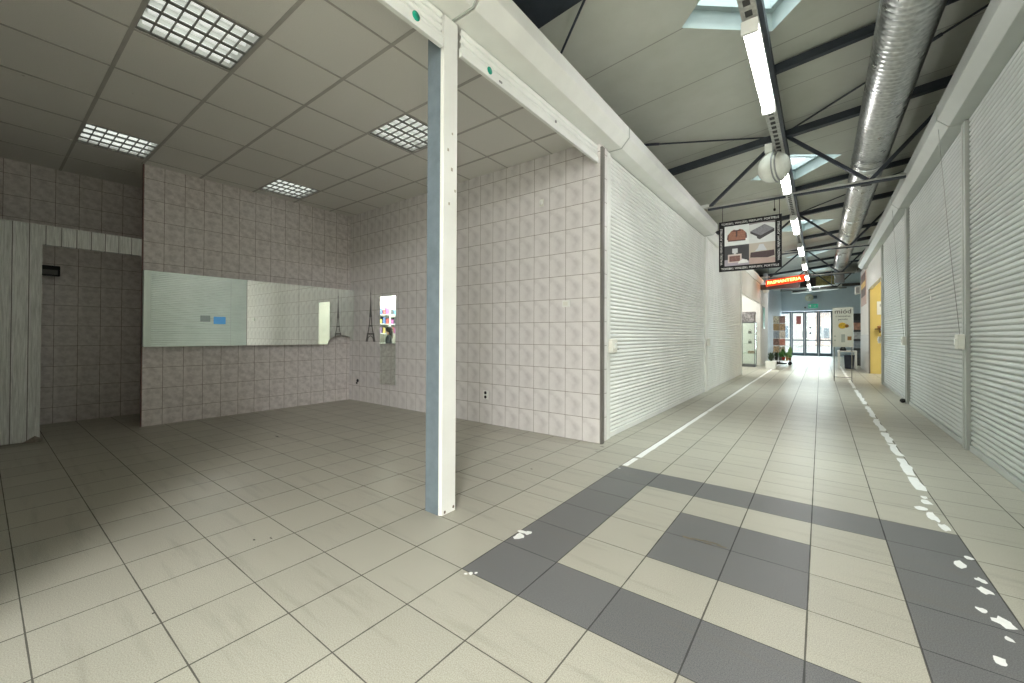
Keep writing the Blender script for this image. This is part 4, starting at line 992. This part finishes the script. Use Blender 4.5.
for r_, z in enumerate((1.127, 1.527, 1.927)):
    y = -5.95; k = 0
    while y < -3.3:
        if -4.62 < y+.08 and y < -4.56: y = -4.55
        q = (k*3+r_*5) % 8; h = (.22, .27, .18)[(k+r_) % 3]
        mb = MB(); mb.box(3.84, 4.0, y, y+.13, z, z+h); mb.box(3.88, 3.96, y+.03, y+.10, z+h, z+h+.03)
        o = mb.build('packet', M('packet '+pnames[q], tuple(c*.3 for c in pc_[q]), .5, 0, .2, 20)); tag(o, 'coloured packet on the white shelves seen in the strip mirror', 'packet', 'packets on the mirrored shelves')
        y += .165; k += 1
mb = MB(); mb.box(2.7, 4.0, -4.2, -4.0, 3.32, 3.355)
o = mb.build('shop_strip_lamp', emit('white strip lamp', (1, .98, .95), 8.)); tag(o, 'white strip lamp in the shop across the corridor', 'ceiling lamp')

# person standing by the camera, visible only as a small dark reflection in the strip mirror
def person():
    t = thing('person', (1.12, -2.62, 0), 'dark-haired person in a dark coat, reflected in the strip mirror', 'person')
    P = {'pel': ((0, 0, .60), .17), 'waist': ((0, .01, .72), .16), 'chest': ((0, .02, .90), .175), 'upper': ((0, .02, 1.0), .13), 'neck': ((0, .03, 1.08), .05), 'headb': ((0, .05, 1.15), .075), 'head': ((0, .05, 1.23), .09),
         'shl': ((-.18, .02, .98), .075), 'ell': ((-.27, .06, .74), .056), 'wrl': ((-.16, .30, .66), .036), 'shr': ((.18, .02, .98), .075), 'elr': ((.27, .06, .74), .056), 'wrr': ((.16, .30, .68), .036),
         'hil': ((-.11, .10, .56), .10), 'knl': ((-.13, .44, .50), .07), 'anl': ((-.13, .40, .08), .045), 'tol': ((-.13, .54, .035), .036), 'hir': ((.11, .10, .56), .10), 'knr': ((.13, .44, .50), .07), 'anr': ((.13, .40, .08), .045), 'tor': ((.13, .54, .035), .036)}
    E = [('pel', 'waist'), ('waist', 'chest'), ('chest', 'upper'), ('upper', 'neck'), ('neck', 'headb'), ('headb', 'head'), ('upper', 'shl'), ('shl', 'ell'), ('ell', 'wrl'), ('upper', 'shr'), ('shr', 'elr'), ('elr', 'wrr'), ('pel', 'hil'), ('hil', 'knl'), ('knl', 'anl'), ('anl', 'tol'), ('pel', 'hir'), ('hir', 'knr'), ('knr', 'anr'), ('anr', 'tor')]
    for s, w in ((-1, 'wrl'), (1, 'wrr')):
        wx, wy, wz = P[w][0]
        P['palm'+w] = ((wx, wy+.05, wz-.02), .026); E.append((w, 'palm'+w))
        for i in range(4):
            f1 = 'f%d%s' % (i, w); f2 = f1+'b'; P[f1] = ((wx+(i-1.5)*.019, wy+.095, wz-.035), .0085); P[f2] = ((wx+(i-1.5)*.02, wy+.125+(.008 if i in (1, 2) else 0), wz-.06), .0075); E += [('palm'+w, f1), (f1, f2)]
        P['th'+w] = ((wx-s*.04, wy+.06, wz-.02), .009); P['th2'+w] = ((wx-s*.05, wy+.095, wz-.03), .008); E += [(w, 'th'+w), ('th'+w, 'th2'+w)]
    keys = list(P); me = bpy.data.meshes.new('body'); me.from_pydata([P[k][0] for k in keys], [(keys.index(a), keys.index(b_)) for a, b_ in E], [])
    o = bpy.data.objects.new('body', me); COL.objects.link(o); o.parent = t
    o.modifiers.new('skin', 'SKIN'); 
    for k, sv in zip(keys, me.skin_vertices[0].data): sv.radius = (P[k][1], P[k][1]*(.8 if k in ('chest', 'waist', 'pel', 'upper') else 1.)); sv.use_root = (k == 'pel')
    s = o.modifiers.new('sub', 'SUBSURF'); s.levels = 1; s.render_levels = 1
    m, nt, b = new_mat('skin and dark coat'); n = N(nt); tc = n.node('ShaderNodeTexCoord'); sp = n.node('ShaderNodeSeparateXYZ'); n.link(tc.outputs['Object'], sp.inputs[0])
    head = n.math('GREATER_THAN', sp.outputs[2], 1.075); hand = n.math('MULTIPLY', n.math('GREATER_THAN', sp.outputs[1], .33), n.math('GREATER_THAN', sp.outputs[2], .605))
    n.link(n.mix(n.math('MAXIMUM', head, hand), (.025, .027, .035), (.58, .38, .28)), b.inputs['Base Color']); b.inputs['Roughness'].default_value = .7
    me.materials.append(m)
    mb = MB(); mb.ball((0, .01, 1.245), .118, .118, .12, 16); mb.ball((0, -.05, 1.08), .13, .08, .20, 14); mb.build('hair', M('dark brown hair', (.022, .016, .013), .5, 0, .2, 30), t, local=True)
    mb = MB()
    for s in (-1, 1): mb.ball((s*.035, .138, 1.24), .012, .008, .008, 8)
    mb.build('eyes', m_black, t, local=True)
    mb = MB(); mb.ball((0, .145, 1.21), .013, .018, .022, 8); mb.build('nose', M('skin tone', (.58, .38, .28), .6), t, local=True)
    mb = MB(); mb.ball((0, .130, 1.17), .025, .008, .008, 8); mb.build('mouth', M('lip tone', (.42, .16, .14), .6), t, local=True)
    t.rotation_euler = (0, 0, math.radians(-40)); t['label'] = 'dark-haired person in a dark coat sitting on a stool, reflected in the strip mirror'
    st = thing('stool', (1.12, -2.62, 0), 'round dark stool under the person reflected in the strip mirror', 'stool')
    mb = MB(); mb.lathe([(0, .40), (.17, .40), (.18, .42), (.17, .44), (0, .44)], (0, 0, 0), 18); mb.build('seat', m_black, st, local=True)
    for k in range(4):
        a = PI/4+PI/2*k; mb = MB(); mb.tube([(.11*math.cos(a), .11*math.sin(a), .40), (.16*math.cos(a), .16*math.sin(a), 0)], .014, 8); mb.build('leg', m_grey, st, local=True)
person()

# ------------------------------------------------------------------ LIGHT
def area(name, loc, rot, sx, sy, power, col=(1, 1, 1)):
    l = bpy.data.lights.new(name, 'AREA'); l.shape = 'RECTANGLE'; l.size = sx; l.size_y = sy; l.energy = power; l.color = col
    o = bpy.data.objects.new(name, l); COL.objects.link(o); o.location = loc; o.rotation_euler = rot
    return o
for k, yc in enumerate(YK):
    area('skylight_daylight', (SX, yc, roofz(SX)+.55), (0, 0, PI/4), 1.0, 1.0, 26, (.93, 1, .98)).data.spread = math.radians(66)
area('yellow_shop_fill', (3.7, 12.6, 3.25), (0, 0, 0), 1.2, 2.0, 32, (1, .96, .88))  # unseen light added above the lintel to brighten the yellow shop
area('white_shop_fill', (-1.7, 13.7, 3.25), (0, 0, 0), 1.2, 2.5, 62, (1, .99, .96))  # added light, out of view, that keeps the white shop bright
area('door_daylight', (.6, YE+.6, 1.6), (-PI/2, 0, 0), 2.6, 2.6, 170, (.88, .97, 1))
area('shelf_shop_lamp', (3.4, -4.7, 3.28), (0, 0, 0), 1.0, 1.4, 600, (1, .99, .96))

w = bpy.data.worlds.new('daylight sky'); SC.world = w; w.use_nodes = True
nt = w.node_tree; bg = nt.nodes['Background']
bg.inputs[0].default_value = (.90, .96, 1.0, 1); bg.inputs[1].default_value = 1.5

# ------------------------------------------------------------------ CAMERA
cam = bpy.data.cameras.new('camera'); co = bpy.data.objects.new('camera', cam); COL.objects.link(co)
F_, YAW, PIT, ROL, SYP = 405.8391, .6499, .0085, .0042, 9.696
f = Vector((-math.sin(YAW)*math.cos(PIT), math.cos(YAW)*math.cos(PIT), math.sin(PIT)))
r0 = Vector((math.cos(YAW), math.sin(YAW), 0)); u0 = r0.cross(f)
r = r0*math.cos(ROL)+u0*math.sin(ROL); u = -r0*math.sin(ROL)+u0*math.cos(ROL)
mw = Matrix(((r.x, u.x, -f.x, 1.3028), (r.y, u.y, -f.y, -1.3443), (r.z, u.z, -f.z, 1.0644), (0, 0, 0, 1)))
co.matrix_world = mw
cam.sensor_width = 36; cam.lens = F_*36/1024; cam.shift_y = -SYP/1024; cam.clip_start = .05; cam.clip_end = 200
SC.camera = co

SC.view_settings.view_transform = 'Standard'; SC.view_settings.look = 'None'; SC.view_settings.gamma = 1; SC.view_settings.use_curve_mapping = False
SC.view_settings.exposure = 0.62
try:
    SC.cycles.use_denoising = True; SC.cycles.denoiser = 'OPENIMAGEDENOISE'
    SC.cycles.max_bounces = 10; SC.cycles.diffuse_bounces = 6; SC.cycles.glossy_bounces = 6; SC.cycles.transparent_max_bounces = 12
    SC.cycles.sample_clamp_indirect = 8; SC.cycles.caustics_reflective = False; SC.cycles.caustics_refractive = False
except Exception: pass
